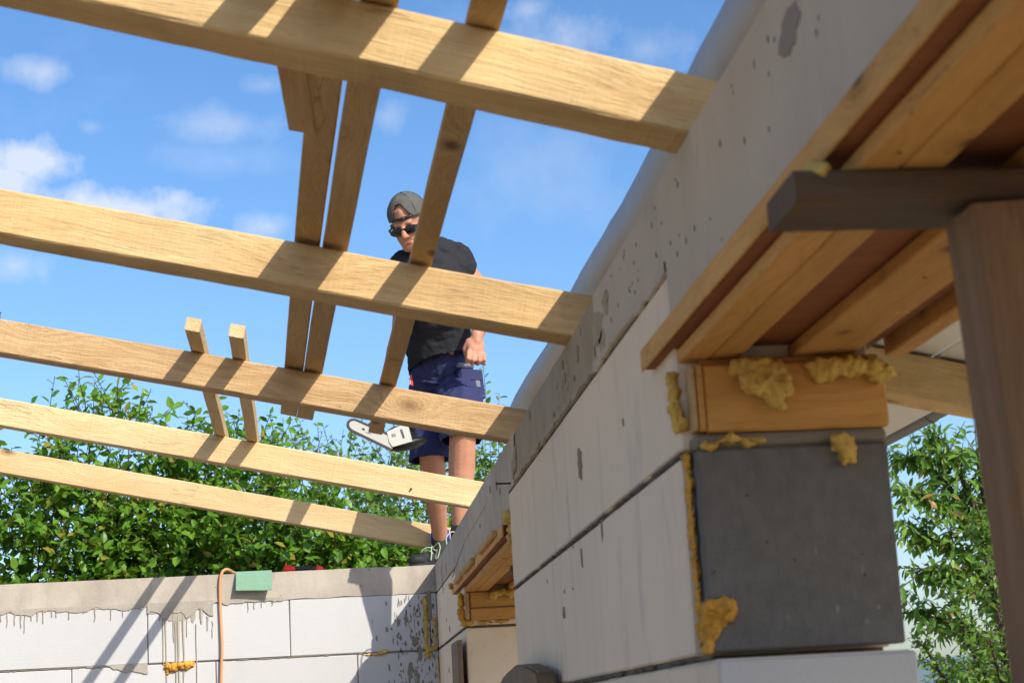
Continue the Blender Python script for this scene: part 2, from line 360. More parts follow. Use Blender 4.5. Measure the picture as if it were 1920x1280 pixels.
ICO = bmesh.new(); bmesh.ops.create_icosphere(ICO, subdivisions=2, radius=1)
ICO_V = np.array([v.co[:] for v in ICO.verts]); ICO_F = [[v.index for v in f.verts] for f in ICO.faces]; ICO.free()
def blob(name, parts, voxel, mat, parent=None, smooth_it=6, disp=0, dscale=20, dseed=0, disp2=0, d2scale=None):
    """parts: ('c', p0, r0, p1, r1) capsules or ('e', centre, axes(3 vectors)) ellipsoids, fused into one continuous skin"""
    V, F = [], []
    def add(vs):
        o = sum(len(a) for a in V); V.append(vs); F.extend([[i+o for i in f] for f in ICO_F])
    for q in parts:
        if q[0] == 'c':
            p0, r0, p1, r1 = Vector(q[1]), q[2], Vector(q[3]), q[4]
            n = max(2, int((p1-p0).length/(min(r0, r1)*.35))+1)
            for i in range(n+1):
                t = i/n; add(ICO_V*(r0+(r1-r0)*t)+np.array(p0.lerp(p1, t)))
        else:
            c, ax = q[1], np.array([list(a) for a in q[2]])
            add(ICO_V @ ax + np.array(list(c)))
    me = bpy.data.meshes.new(name); me.from_pydata(np.concatenate(V).tolist(), [], F); me.update()
    tmp = bpy.data.objects.new('tmp', me); COL.objects.link(tmp)
    md = tmp.modifiers.new('r', 'REMESH'); md.mode = 'VOXEL'; md.voxel_size = voxel
    if smooth_it:
        sm = tmp.modifiers.new('s', 'SMOOTH'); sm.iterations = smooth_it; sm.factor = .5
    out = bpy.data.meshes.new_from_object(tmp.evaluated_get(bpy.context.evaluated_depsgraph_get()))
    bpy.data.objects.remove(tmp); bpy.data.meshes.remove(me)
    if disp:
        out.update()
        cos = []
        for v in out.vertices:
            p = v.co*dscale + Vector((dseed, dseed*2, 0)); d = noise.fractal(p, .55, 2, 4)*disp
            if disp2:
                d += (1-abs(noise.noise(Vector((v.co.x*d2scale[0], v.co.y*d2scale[1], v.co.z*d2scale[2]+dseed)))*2))*disp2
            cos.extend(v.co+v.normal*d)
        out.vertices.foreach_set('co', cos); out.update()
    out.name = name
    return link(name, out, mat, parent, smooth=True)

def foam(parent, pts, mat='foam', seed=0, name='foam_blob', vox=.003, k=1.0):
    """pts: (x,y,z,rx,ry,rz)"""
    return blob(name, [('e', P(*q[:3]), [(q[3]*k, 0, 0), (0, q[4]*k, 0), (0, 0, q[5]*k)]) for q in pts], vox, M[mat], parent, 2, .0062, 75, seed)

def smear(parent, axis, face, cx, z, hw, hh, mat, jag=.25, thick=.0016, seed=0, name='mortar_smear', n=22, power=2.0):
    """thin patch of stuck mortar on a wall face. axis 'x': wall face normal -x at x=face, cx is y; axis 'y': normal -y at y=face, cx is x"""
    bm = bmesh.new(); ring = []
    for i in range(n):
        a = 2*math.pi*i/n
        r = 1+jag*noise.noise(Vector((math.cos(a)*1.7, math.sin(a)*1.7, seed*3.7)))+jag*.5*noise.noise(Vector((math.cos(a)*5, math.sin(a)*5, seed)))
        u, w = math.copysign(abs(math.cos(a))**(2/power), math.cos(a))*hw*r, math.copysign(abs(math.sin(a))**(2/power), math.sin(a))*hh*r
        ring.append((u, w))
    def pt(u, w, d): return P(face-d, cx+u, z+w) if axis == 'x' else P(cx+u, face-d, z+w)
    fr = [bm.verts.new(pt(u*.86, w*.9, thick)) for u, w in ring]; bk = [bm.verts.new(pt(u, w, -.002)) for u, w in ring]
    bm.faces.new(fr)
    for i in range(n): bm.faces.new((fr[i], bk[i], bk[(i+1) % n], fr[(i+1) % n]))
    bmesh.ops.recalc_face_normals(bm, faces=bm.faces)
    return link(name, from_bm(bm), M[mat], parent)
def ragged_strip(parent, axis, face, u0, u1, top, bot, mat, amp=.006, freq=25, thick=.004, seed=0, name='mortar_edge', n=None, taper=False):
    """strip of mortar with a ragged lower edge; top/bot are z values or functions of u"""
    n = n or max(8, int(abs(u1-u0)/.012)); bm = bmesh.new(); rows = []
    ft = top if callable(top) else (lambda u: top); fb = bot if callable(bot) else (lambda u: bot)
    for i in range(n+1):
        u = u0+(u1-u0)*i/n; j = noise.fractal(Vector((u*freq, seed, 0)), 1, 2, 3)*amp
        def pt(z, d): return P(face-d, u, z) if axis == 'x' else P(u, face-d, z)
        rows.append([bm.verts.new(pt(ft(u), -.002)), bm.verts.new(pt(ft(u), thick)), bm.verts.new(pt(fb(u)+j+.002, thick)), bm.verts.new(pt(fb(u)+j, -.002))])
    for a, b in zip(rows, rows[1:]):
        for k in range(3): bm.faces.new((a[k], a[k+1], b[k+1], b[k]))
    bmesh.ops.recalc_face_normals(bm, faces=bm.faces)
    return link(name, from_bm(bm), M[mat], parent)

X0, X1 = .434, .684           # inner and outer face of the long wall
YB, YB2 = 7.73, 7.98          # near and far face of the end wall
ZT = .661                     # inner top arris of the walls

def prism_yz(name, poly, x0, x1, mat, parent, slope=0.0, rough=.0, sub=.06):
    """solid with outline poly in (y,z) from x0 to x1; vertices at the wall top drop with slope towards x1"""
    pts = []
    for (a, b) in zip(poly, poly[1:]+poly[:1]):
        n = max(1, int(math.dist(a, b)/sub))
        for i in range(n): pts.append((a[0]+(b[0]-a[0])*i/n, a[1]+(b[1]-a[1])*i/n))
    bm = bmesh.new(); A, B = [], []
    for (y, z) in pts:
        j = noise.noise(Vector((y*9, z*9, 3)))*rough
        top = 1 if z > .64 else 0
        A.append(bm.verts.new(P(x0, y, z+j*(1 if top else .4))-Vector((0, 0, 0)))); B.append(bm.verts.new(P(x1, y, z+j-top*slope*(x1-x0))))
    n = len(pts)
    for i in range(n): bm.faces.new((A[i], A[(i+1) % n], B[(i+1) % n], B[i]))
    bm.faces.new(A); bm.faces.new(B)
    bmesh.ops.recalc_face_normals(bm, faces=bm.faces)
    bmesh.ops.triangulate(bm, faces=[f for f in bm.faces if len(f.verts) > 4])
    return link(name, from_bm(bm), mat, parent)

# ------------------------------------------------------------------ ground, far hills
bm = bmesh.new(); bmesh.ops.create_grid(bm, x_segments=60, y_segments=60, size=900)
for v in bm.verts:
    r = v.co.length
    v.co.z = noise.noise(v.co*.01)*min(1, r/200)*1.5 if r > 40 else 0
g = link('ground', from_bm(bm), M['ground']); g['kind'] = 'structure'
f = box('floor', (-3.2, -3.0, -1.80), (X0, YB, -1.66), M['floor']); f['kind'] = 'structure'
bm = bmesh.new(); rows = []
for i in range(81):
    a = -1.3+2.6*i/80; r = 720
    top = 13+9*noise.noise(Vector((a*2.2, 1, 0)))+6*noise.noise(Vector((a*9, 2, 0)))
    rows.append([bm.verts.new((math.sin(a)*(r+d), math.cos(a)*(r+d), z)) for d, z in ((-90, -3), (-40, top*.6), (0, top), (80, top*.7))])
for a, b in zip(rows, rows[1:]):
    for k in range(3): bm.faces.new((a[k], a[k+1], b[k+1], b[k]))
h = link('hills', from_bm(bm), M['hill'], smooth=True); h['kind'] = 'structure'

# ------------------------------------------------------------------ the long wall
LW = thing('block_wall', 'long shaded white block wall with a concrete ring beam and two openings', 'wall', (X0, 4.0, 0))
def blk(y0, y1, z0, z1, mat='aac_wall', x0=X0, x1=X1, g=.0022):
    return box('block', (x0+random.uniform(0, .0012), y0+g, z0+g), (x1-.001, y1-g, z1-g), M[mat], LW, .0035)
for (y0, y1) in ((2.2, 3.3), (3.3, 4.40), (6.10, 7.02), (7.02, YB2)): blk(y0, y1, .3125, .543)
for (y0, y1) in ((2.215, 2.953), (2.953, 3.60), (3.60, 4.40), (6.10, 6.615), (6.615, 7.22), (7.22, YB2)): blk(y0, y1, .0625, .3085)
blk(2.085, 2.40, -.19, .0575, 'aac_wall', X0, .668)
for (y0, y1) in ((2.40, 2.95), (2.95, 3.57), (3.57, 4.40), (6.10, 6.9), (6.9, YB2)): blk(y0, y1, -.19, .0575)
z = -.19
for c in range(6):
    zz = z-.25
    if zz < -1.7: zz = -1.70
    spans = [(2.085, 4.40), (6.10, YB2)] if c < 2 else [(2.085, YB2)]
    for a, b in spans:
        n = max(1, round((b-a)/.62)); off = .31 if c % 2 else 0
        ys = [a]+[a+off+.62*i for i in range(1, n)]+[b]
        for y0, y1 in zip(ys, ys[1:]):
            if y1-y0 > .1: blk(y0, y1, zz+.002, z-.002)
    z = zz
for c in range(8): blk(-.62, .25, -1.70+.2955*c, -1.70+.2955*(c+1)-.003)
# recessed mortar core behind the joints
for (y0, y1, z0, z1) in ((2.23, 4.39, -1.69, .55), (6.115, YB2-.01, -1.69, .55), (4.38, 6.12, -1.69, -.72)):
    box('mortar_core', (X0+.006, y0, z0), (X1-.008, y1, z1), M['joint'], LW, .001)
# ring beam, three pours
prism_yz('ring_beam', [(-.62, .475), (2.195, .475), (2.20, .547), (2.831, .545), (2.829, ZT+.001), (1.0, ZT), (-.62, ZT)], X0-.002, X1, M['ring'], LW, .22, .001)
prism_yz('ring_beam', [(2.834, .5455), (4.19, .547), (4.187, ZT-.002), (2.833, ZT-.002)], X0+.001, X1, M['ring_dark'], LW, .22, .003)
prism_yz('ring_beam', [(4.195, .546), (4.40, .546), (4.402, .476), (6.48, .476), (6.50, .546), (YB2, .545), (YB2, ZT), (4.193, ZT)], X0, X1, M['ring_pale'], LW, .22, .0012)
# sill of the far opening
box('window_sill', (X0, 4.405, -.72), (X1, 6.095, -.69), M['ring_pale'], LW)
# ragged mortar lines
ragged_strip(LW, 'x', X0-.002, 2.20, 2.86, .556, lambda u: .541-.004*math.sin(u*9), 'ring', .010, 13, .0025, 3)
ragged_strip(LW, 'x', X0, 2.84, 4.22, .560, .546, 'ring_dark', .011, 14, .003, 4)
for (ya, yb, za, zb) in ((2.823, 2.852, .623, .541), (4.185, 4.232, .655, .546), (5.9, 6.8, .565, .52)):
    n = 14; pts = []
    for i in range(n+1):
        t = i/n; pts.append(P(X0-.0005, ya+(yb-ya)*t+noise.noise(Vector((t*6, ya, 0)))*.008, za+(zb-za)*t+noise.noise(Vector((t*5, ya, 5)))*.006))
    if ya < 5: tube('crack', pts, [.0016+.0012*abs(noise.noise(Vector((i*.9, ya, 1)))) for i in range(n+1)], M['joint'], LW, 5)
tube('crack', [P(X0, 6.0+.08*i, .575-.0066*i+.006*noise.noise(Vector((i*1.3, 0, 0)))) for i in range(9)], [.0012+.0022*abs(noise.noise(Vector((i*1.7, 3, 1)))) for i in range(9)], M['joint'], LW, 5)
for i in range(26): smear(LW, 'x', X0, 5.1+i*.035, .592-.0005*i, .006, .0022, 'joint', .2, .0008, i, 'dent', 8)
# mortar squeezed out of the bed joints
for (a, b, zc) in ((2.20, 4.40, .3105), (6.1, YB, .3105), (2.1, 4.40, .060)):
    y = a
    while y < b-.05:
        l = random.uniform(.08, .3); e = min(b, y+l)
        ragged_strip(LW, 'x', X0, y, e, zc+.0022, zc-.002, 'joint', .0035, 34, .0012, y*7, 'bed_joint'); y = e+random.uniform(-.01, .12)
for (y, zc, hw, hh, mt) in ((3.108, .428, .032, .028, 'mortar'), (2.895, .290, .010, .018, 'mortar'), (3.454, .192, .014, .012, 'mortar'), (3.16, .27, .006, .016, 'mortar'),
        (2.62, .42, .004, .006, 'mortar'),
        (1.535, .602, .04, .020, 'stain'), (4.9, .615, .02, .010, 'mortar'), (4.7, .60, .02, .012, 'mortar'), (4.62, .575, .015, .01, 'mortar'), (5.3, .56, .02, .006, 'mortar'), (7.3, .60, .012, .02, 'mortar'),
        (7.0, .58, .012, .02, 'mortar'), (7.25, .545, .01, .03, 'mortar'), (6.95, .35, .008, .012, 'mortar'), (6.8, .23, .008, .012, 'mortar'), (7.1, .2, .01, .012, 'mortar'), (6.5, .21, .006, .012, 'mortar')):
    smear(LW, 'x', X0-(.002 if y < 2.8 and zc > .55 else 0), y, zc, hw, hh, mt, .5, .0013, y*3+zc)
for i in range(12):
    y = random.choice((random.uniform(2.9, 4.3), random.uniform(6.2, 7.6))); zc = random.uniform(.1, .5)
    smear(LW, 'x', X0, y, zc, random.uniform(.0012, .003), random.uniform(.002, .005)*(2 if y > 5 else 1), 'mortar', .5, .0008, i, n=8)
for i in range(46):
    y = random.uniform(1.25, 2.75); zc = random.uniform(.53 if y < 2.2 else .57, .65); r = random.uniform(.0012, .0048)
    smear(LW, 'x', X0-.002, y, zc, r*.8, r*1.1, 'joint', .4, .0006, i, 'air_hole', 8)
for (y, zc, hw, hh) in ((2.80, .60, .05, .03), (2.76, .57, .03, .02), (2.70, .62, .03, .016), (2.85, .555, .03, .012), (4.19, .60, .03, .03), (4.24, .575, .03, .02)): smear(LW, 'x', X0-.002, y, zc, hw, hh, 'ring_dark', .7, .0018, y*11+zc, n=30)
for i in range(14): smear(LW, 'x', X0+.001, random.uniform(2.9, 4.15), random.uniform(.56, .645), random.uniform(.004, .018), random.uniform(.004, .014), random.choice(('mortar', 'smear')), .7, .0016, i+70)
# dark reveal block of the near opening, lower pier end, wood packer is in the formwork
box('dark_block', (.4475, 2.172, .066), (.688, 2.214, .3115), M['dark'], LW, .003)
box('pier_cap', (.4345, 2.075, -.19), (.668, 2.083, .0545), M['aac'], LW, .003)
for i in range(6): smear(LW, 'y', 2.172, random.uniform(.5, .66), random.uniform(.09, .2), random.uniform(.001, .003), random.uniform(.003, .008), 'mortar', .5, .0006, i+30, 'mortar_smear', 10)
# foam of the near opening
foam(LW, [(.447, 2.176, .095, .010, .014, .022), (.452, 2.168, .118, .013, .016, .012), (.468, 2.166, .117, .011, .016, .013), (.445, 2.176, .072, .008, .014, .012), (.457, 2.172, .10, .012, .014, .012)], 'foam_o', 1)
foam(LW, [(.4415, 2.20, .30, .004, .012, .012), (.4415, 2.20, .27, .0035, .012, .03), (.4415, 2.20, .22, .0035, .012, .04), (.442, 2.2, .16, .003, .012, .05), (.442, 2.2, .10, .003, .012, .03)], 'foam_o', 2)
foam(LW, [(.463, 2.17, .3155, .012, .012, .006), (.49, 2.172, .322, .018, .012, .005), (.518, 2.172, .319, .014, .012, .006)], 'foam', 3)
foam(LW, [(.629, 2.166, .308, .014, .012, .012), (.632, 2.164, .294, .012, .012, .012), (.628, 2.166, .318, .017, .012, .006)], 'foam', 4)
box('mortar_bed', (.446, 2.178, .3125), (.69, 2.24, .330), M['mortar'], LW, .004)
# far opening: grainy reveal, foam
foam(LW, [(.447, 6.096, .322, .016, .012, .008), (.50, 6.096, .321, .03, .01, .005), (.56, 6.096, .325, .028, .01, .006)], 'foam', 5, vox=.004)
foam(LW, [(.424, 6.12, .40, .010, .02, .03), (.422, 6.12, .36, .012, .02, .02), (.428, 6.11, .34, .012, .015, .018), (.43, 6.10, .325, .012, .01, .012)], 'foam_o', 6, vox=.004)
foam(LW, [(.431, 4.41, .485, .014, .03, .018), (.44, 4.42, .455, .012, .02, .02), (.436, 4.41, .43, .012, .02, .02), (.45, 4.43, .405, .014, .02, .014)], 'foam', 7, vox=.004)
tube('nail', [P(X0+.02, 4.333, .557), P(X0-.035, 4.333, .5575), P(X0-.036, 4.333, .5575)], [.0022, .0022, .005], M['steel'], LW, 8)

# ------------------------------------------------------------------ the end wall
EW = thing('block_wall', 'low sunlit white block wall at the end of the room under the hedge', 'wall', (-1.2, YB, 0))
def eblk(x0, x1, z0, z1, mat='aac'):
    return box('block', (x0+.0018, YB+random.uniform(0, .0015), z0+.0018), (x1-.0018, YB2, z1-.0018), M[mat], EW, .003)
xs1 = [.434, .402, -.185, -.771, -1.375, -1.98, -2.58, -3.2]; xs2 = [.434, .092, -.494, -1.081, -1.68, -2.28, -2.88, -3.2]
for i in range(len(xs1)-1): eblk(xs1[i+1], xs1[i], .307, .545)
for i in range(len(xs2)-1): eblk(xs2[i+1], xs2[i], .058, .304)
for c in range(7):
    xs = xs1 if c % 2 == 0 else xs2
    for i in range(len(xs)-1): eblk(xs[i+1], xs[i], .055-.25*(c+1), .055-.25*c-.003)
box('mortar_core', (-3.19, YB+.006, -1.69), (.43, YB2-.006, .55), M['joint'], EW, .001)
bm = bmesh.new(); NX = 150; prof = []
for i in range(NX+1):
    x = -3.2+3.634*i/NX
    lo = .5445+.006*noise.fractal(Vector((x*11, 5, 0)), 1, 2, 3); hi = ZT+.003*noise.noise(Vector((x*5, 1, 0)))
    prof.append([bm.verts.new(P(x, YB-.002, lo)), bm.verts.new(P(x, YB-.002+.002*noise.noise(Vector((x*4, 0, 9))), (lo+hi)/2)), bm.verts.new(P(x, YB-.001, hi)), bm.verts.new(P(x, YB2, hi)), bm.verts.new(P(x, YB2, lo))])
for a, b in zip(prof, prof[1:]):
    for k in range(5): bm.faces.new((a[k], a[(k+1) % 5], b[(k+1) % 5], b[k]))
bm.faces.new(prof[0]); bm.faces.new(prof[-1][::-1]); bmesh.ops.recalc_face_normals(bm, faces=bm.faces)
link('ring_beam', from_bm(bm), M['ring_pale'], EW)
# runs of cement below the ring beam
def drip(x, z0, l, w, seed, mat='smear'):
    pts = []
    for i in range(9):
        t = i/8; pts.append((x+noise.noise(Vector((t*2.5, seed, 0)))*.0035, z0-l*t, w*(1-.55*t+.25*noise.noise(Vector((t*4, seed, 4))))*(1.25 if i == 7 else (.5 if i == 8 else 1))))
    bm = bmesh.new(); rows = []
    for (px, pz, pw) in pts: rows.append([bm.verts.new(P(px-pw, YB+.002, pz)), bm.verts.new(P(px, YB-.0048, pz)), bm.verts.new(P(px+pw, YB+.002, pz))])
    for a, b in zip(rows, rows[1:]):
        for k in range(2): bm.faces.new((a[k], a[k+1], b[k+1], b[k]))
    bmesh.ops.recalc_face_normals(bm, faces=bm.faces)
    return link('cement_run', from_bm(bm), M[mat], EW)
for i, (x, l) in enumerate(((-1.385, .06), (-1.365, .075), (-1.34, .07), (-1.31, .055), (-1.285, .065), (-1.27, .075), (-1.243, .06), (-1.218, .07), (-1.195, .085), (-1.16, .05), (-1.142, .055), (-1.09, .045), (-1.06, .04), (-1.03, .04),
        (-.985, .06), (-.92, .05), (-.87, .055), (-.845, .03), (-.80, .03))):
    drip(x, .548, l*random.uniform(.35, 1.25), random.uniform(.003, .0075), i)
for i, (x, z0, l, w) in enumerate(((-.708, .50, .20, .004), (-.696, .50, .33, .005), (-.665, .51, .12, .004), (-.657, .47, .27, .006), (-.645, .50, .32, .008), (-.625, .52, .30, .007), (-.572, .46, .32, .004), (-.61, .51, .1, .004), (-.505, .47, .07, .004), (-.525, .49, .06, .006), (-.72, .53, .05, .005), (-.55, .53, .07, .012))):
    drip(x, z0, l, w*1.25, i+40)
ragged_strip(EW, 'y', YB, -.77, -.50, .556, lambda u: .492+.035*abs(math.sin(u*33+1))-.01, 'smear', .022, 30, .0055, 8, 'mortar_smear')
smear(EW, 'y', YB, -.745, .522, .03, .012, 'smear', .4, .002, 3); smear(EW, 'y', YB, -.66, .505, .05, .03, 'smear', .6, .0024, 5); smear(EW, 'y', YB, -.585, .50, .012, .035, 'smear', .5, .0024, 6)
ragged_strip(EW, 'y', YB, -1.02, -.772, .309, lambda u: .297-.03*max(0, (u+.92)/.15)**.7 if u > -.92 else .302, 'smear', .012, 26, .005, 2, 'mortar_smear')
ragged_strip(EW, 'y', YB, -.50, -.21, .556, .538, 'smear', .014, 24, .005, 11, 'mortar_smear')
for (a, b, zc) in ((-1.6, -1.03, .3055), (-.45, -.02, .3055), (.1, .43, .3055)): ragged_strip(EW, 'y', YB, a, b, zc+.002, zc-.0025, 'mortar', .005, 40, .0018, a*5, 'bed_joint')
for i, (x, zc) in enumerate(((-.33, .52), (-.30, .525), (-.355, .51), (-.255, .53))): drip(x, .545, .545-zc+.01, .003, i+80)
ragged_strip(EW, 'y', YB, -1.75, -.80, .556, lambda u: .536+.006*math.sin(u*31), 'smear', .014, 26, .004, 21, 'mortar_smear')
# splashes near the corner: too many and too small to pick apart
bm = bmesh.new()
for i in range(210):
    x = .434-abs(random.gauss(.08, .075))-.01; zc = random.uniform(.08, .53)
    if random.random() > (1.1 if x > .2 else .35): continue
    hw, hh = random.uniform(.001, .005), random.uniform(.003, .016)
    ring = [bm.verts.new(P(x+math.cos(a)*hw*random.uniform(.6, 1.2), YB-.0012, zc+math.sin(a)*hh*random.uniform(.7, 1.2))) for a in [2*math.pi*k/8 for k in range(8)]]
    bm.faces.new(ring)
so2 = link('cement_splashes', from_bm(bm), M['mortar'], EW); so2['kind'] = 'stuff'
for (x, zc, hw, hh) in ((.30, .44, .008, .022), (.268, .425, .006, .018), (.335, .35, .018, .02), (.31, .22, .012, .045), (.34, .19, .008, .04), (.22, .40, .006, .012), (.355, .30, .008, .03), (.15, .3, .006, .006)):
    smear(EW, 'y', YB, x, zc, hw, hh, 'mortar', .7, .0013, x*9)
box('corner_packing', (.392, YB-.004, .43), (.412, YB+.01, .556), M['mortar'], EW, .004)
foam(EW, [(.383, YB, .52-.02*i, .0085+.003*((i*7) % 3)/2, .010, .014) for i in range(11)]+[(.386, YB-.006, .292, .012, .01, .02), (.40, YB, .31, .01, .01, .01), (.418, YB, .315, .011, .01, .012)]+[(.421, YB, .33+.02*i, .008, .009, .014) for i in range(6)], 'foam', 11, vox=.004)
foam(EW, [(.429, YB, .27-.025*i, .004, .008, .018) for i in range(9)], 'foam', 12, vox=.0035)
foam(EW, [(.163, YB, .300, .02, .009, .005), (.19, YB, .304, .018, .012, .009), (.21, YB-.002, .310, .016, .012, .008), (.13, YB, .300, .016, .006, .004)], 'foam', 13, vox=.004)
foam(EW, [(-.69, YB, .292, .018, .016, .018), (-.668, YB-.004, .289, .02, .018, .019), (-.640, YB-.004, .294, .02, .018, .016), (-.615, YB-.002, .293, .02, .017, .018), (-.594, YB, .298, .016, .014, .014), (-.69, YB, .270, .009, .012, .012)], 'foam_o', 14, vox=.004)
tube('anchor_hole', [P(.118, YB-.003, .59), P(.118, YB+.004, .59)], [.006, .006], M['ring_dark'], EW, 10)

# purlin on posts that carries the upper ends of the rafters (out of the frame)
PU = thing('purlin', 'long timber purlin on posts under the high ends of the rafters', 'purlin', (-3.2, 4, 0))
timber('beam', P(-3.12, YB2+.1, 1.30), P(-3.12, -.3, 1.30), .12, .16, M['spruce'], PU)
for y in (.2, 2.7, 5.2, 7.6): box('post', (-3.11, y, -1.70), (-3.01, y+.1, 1.30), M['spruce'], PU)

# ------------------------------------------------------------------ rafters
RAFT = [ # front y, bottom z at the inner wall arris, slope, width, height, right end x, material, label
    (2.011, .661, -.2535, .084, .077, 1.22, 'spruce', 'big rough sawn rafter across the top of the photo, its front striped by three shadows'),
    (3.135, .662, -.2168, .088, .083, 1.22, 'spruce', 'second rafter from the top, crossing the man\'s chest, with two broad shadow stripes'),
    (4.335, .663, -.2131, .062, .084, 1.22, 'red', 'reddish rafter under the two short tilted battens, in front of the man\'s hips'),
    (5.701, .664, -.2176, .055, .0885, 1.22, 'pale', 'pale rafter crossing the man\'s shins under the ends of two short battens'),
    (7.90, .747, -.2209, .075, .104, .665, 'pale', 'pale lowest rafter just above the hedge wall, ending behind the man\'s ankle')]
rafters = []
for i, (yf, zb, sl_, w, hv, xr, mt, lb) in enumerate(RAFT):
    xl = -3.30; ct = math.cos(math.atan(sl_))
    p0 = P(xl, yf, zb+sl_*(xl-.434)); p1 = P(xr, yf, zb+sl_*(xr-.434))
    rf = timber('rafter', p0, p1, w, hv*ct, M[mt], seg=110, cham=.0035, wob=.0035 if i < 2 else .002, wane=1.0 if i < 2 else .5)
    rafters.append(tag(rf, lb, 'rafter', 'roof rafters laid across the walls'))
def zroof(x, k):
    yf, zb, s, w, hv = RAFT[k][:5]; return zb+hv+s*(x-.434)
# bent nails on the third rafter
x = -.775; tube('nail', [P(x, 4.36, zroof(x, 2)-.01), P(x, 4.355, zroof(x, 2)+.012), P(x+.004, 4.345, zroof(x, 2)+.016)], .0018, M['steel'], rafters[2], 6)
x = -1.02
tube('nail', [P(.255, 5.7, zroof(.255, 3)-.063), P(.255, 5.694, zroof(.255, 3)-.064)], .0035, M['steel'], rafters[3], 6)

# ------------------------------------------------------------------ battens lying on the rafters
def batten(label, pa, pb, w, t, mt='batten', shift=0.0):
    """pa, pb: (x, y) of the left lower edge at near and far end"""
    (xa, ya), (xb, yb) = pa, pb
    def zr(x, y):
        ks = [r[0] for r in RAFT[:4]]
        k = min(max(np.searchsorted(ks, y)-1, 0), 2); f = (y-ks[k])/(ks[k+1]-ks[k])
        return zroof(x, k)*(1-f)+zroof(x, k+1)*f
    s = -.2186; a = P(xa, ya, zr(xa, ya)+.0012+shift); b = P(xb, yb, zr(xb, yb)+.0012+shift)
    up = Vector((-s, 0, 1)).normalized()
    d = (b-a); xx, yy, zz = frame_from(d, up)       # yy points to -x: start from the right lower edge
    r0 = a - yy*w; r1 = b - yy*w
    o = timber('batten', r0, r1, w, t, M[mt], up=up, seg=24, cham=.002, wob=.0012, wane=.5)
    return tag(o, label, 'batten', 'battens lying across the rafters')
batten('left batten of the long close pair that runs over three rafters', (.033, 1.30), (-.131, 5.06), .046, .026)
batten('right batten of the long close pair that runs over three rafters', (.086, 1.30), (-.086, 5.075), .046, .026)
batten('single long batten whose lower half crosses in front of the man\'s face and chest', (.192, 1.32), (.114, 5.12), .0405, .03)
batten('left one of the two short tilted battens with sunlit ends above the reddish rafter', (-.317, 4.09), (-.362, 6.02), .0345, .030, 'pale')
batten('right one of the two short tilted battens with sunlit ends above the reddish rafter', (-.218, 4.08), (-.262, 6.0), .0345, .030, 'pale')
batten('short batten stub with a ragged end hanging past the top rafter, beside the long pair', (-.072, 1.75), (-.043, 2.54), .041, .028)
for (x, lb, dz) in ((-.372, 'left', 0), (-.257, 'right', -.025)):  # hidden pair, added to throw the two diagonal shadow bands on the end wall
    a = P(x, 5.758, zroof(x, 3)-.022); b = P(x-.004, 7.34, 1.068+dz)
    up = Vector((.2186, 0, 1)).normalized()
    tag(timber('batten', a, b, .036, .022, M['pale'], up=up, seg=12, cham=.002, wob=.0012), f'{lb} thin batten added behind the pale rafter, hidden by it, to cast a shadow band', 'batten', 'battens lying across the rafters')

# ------------------------------------------------------------------ film roll along the wall top
bm = bmesh.new(); rings = []; NR = 24
for i in range(91):
    y = .2+4.75*i/90; ring = []
    sag = .004*math.sin(y*5.2)+.003*noise.noise(Vector((y*3, 0, 0)))
    for k in range(NR):
        a = 2*math.pi*k/NR
        r = .066*(1+.05*noise.noise(Vector((math.cos(a)*2, math.sin(a)*2, y*2.6)))+.02*noise.noise(Vector((math.cos(a)*6, math.sin(a)*6, y*9))))
        ring.append(bm.verts.new(P(.549+math.cos(a)*r*1.04+sag*.4, y, .788+math.sin(a)*r*.98-sag)))
    rings.append(ring)
for a, b in zip(rings, rings[1:]):
    for k in range(NR): bm.faces.new((a[k], a[(k+1) % NR], b[(k+1) % NR], b[k]))
bm.faces.new(rings[0]); bm.faces.new(rings[-1][::-1]); bmesh.ops.recalc_face_normals(bm, faces=bm.faces)
tag(link('film_roll', from_bm(bm), M['film'], smooth=True), 'long grey roll of plastic roofing film lying along the wall top over the rafter ends', 'plastic roll')

# ------------------------------------------------------------------ soffit boards and gutter outside
def zp(x): return .661+.086-.2186*(x-.434)
sb_lab = ['white soffit board nearest the wall, mostly hidden above the formwork', 'white soffit board second from the wall, hidden above the timber', 'white soffit board above the dark seam, seen through the opening', 'outermost white soffit board beside the gutter']
for i, (xa, xb) in enumerate(((.69, .824), (.828, .962), (.966, 1.100), (1.106, 1.244))):
    bm = bmesh.new(); vs = [bm.verts.new(P(x, y, zp(x)+.004+dz)) for y in (-1.4, 8.1) for x in (xa, xb) for dz in (0, .018)]
    for q in ((0, 1, 3, 2), (4, 6, 7, 5), (0, 2, 6, 4), (1, 5, 7, 3), (0, 4, 5, 1), (2, 3, 7, 6)): bm.faces.new([vs[j] for j in q])
    bmesh.ops.recalc_face_normals(bm, faces=bm.faces); bmesh.ops.bevel(bm, geom=list(bm.edges), offset=.003, segments=1, affect='EDGES')
    tag(link('soffit_board', from_bm(bm), M['soffit']), sb_lab[i], 'board', 'white boards over the eave rafters')
GT = thing('gutter', 'grey half round gutter along the edge of the white eave seen through the opening', 'gutter', P(1.28, 2, .55))
def gut(y0, y1, r, name):
    bm = bmesh.new(); rows = []
    for i in range(2):
        y = (y0, y1)[i]; row = []
        for rr in (r, r-.003):
            seq = range(13) if rr == r else range(12, -1, -1)
            for k in seq:
                a = math.pi+math.pi*k/12; row.append(bm.verts.new(P(1.262+math.cos(a)*rr, y, .580+math.sin(a)*rr)))
        rows.append(row)
    n = len(rows[0])
    for k in range(n): bm.faces.new((rows[0][k], rows[0][(k+1) % n], rows[1][(k+1) % n], rows[1][k]))
    bm.faces.new(rows[0]); bm.faces.new(rows[1][::-1]); bmesh.ops.recalc_face_normals(bm, faces=bm.faces)
    return link(name, from_bm(bm), M['gutter'], GT)
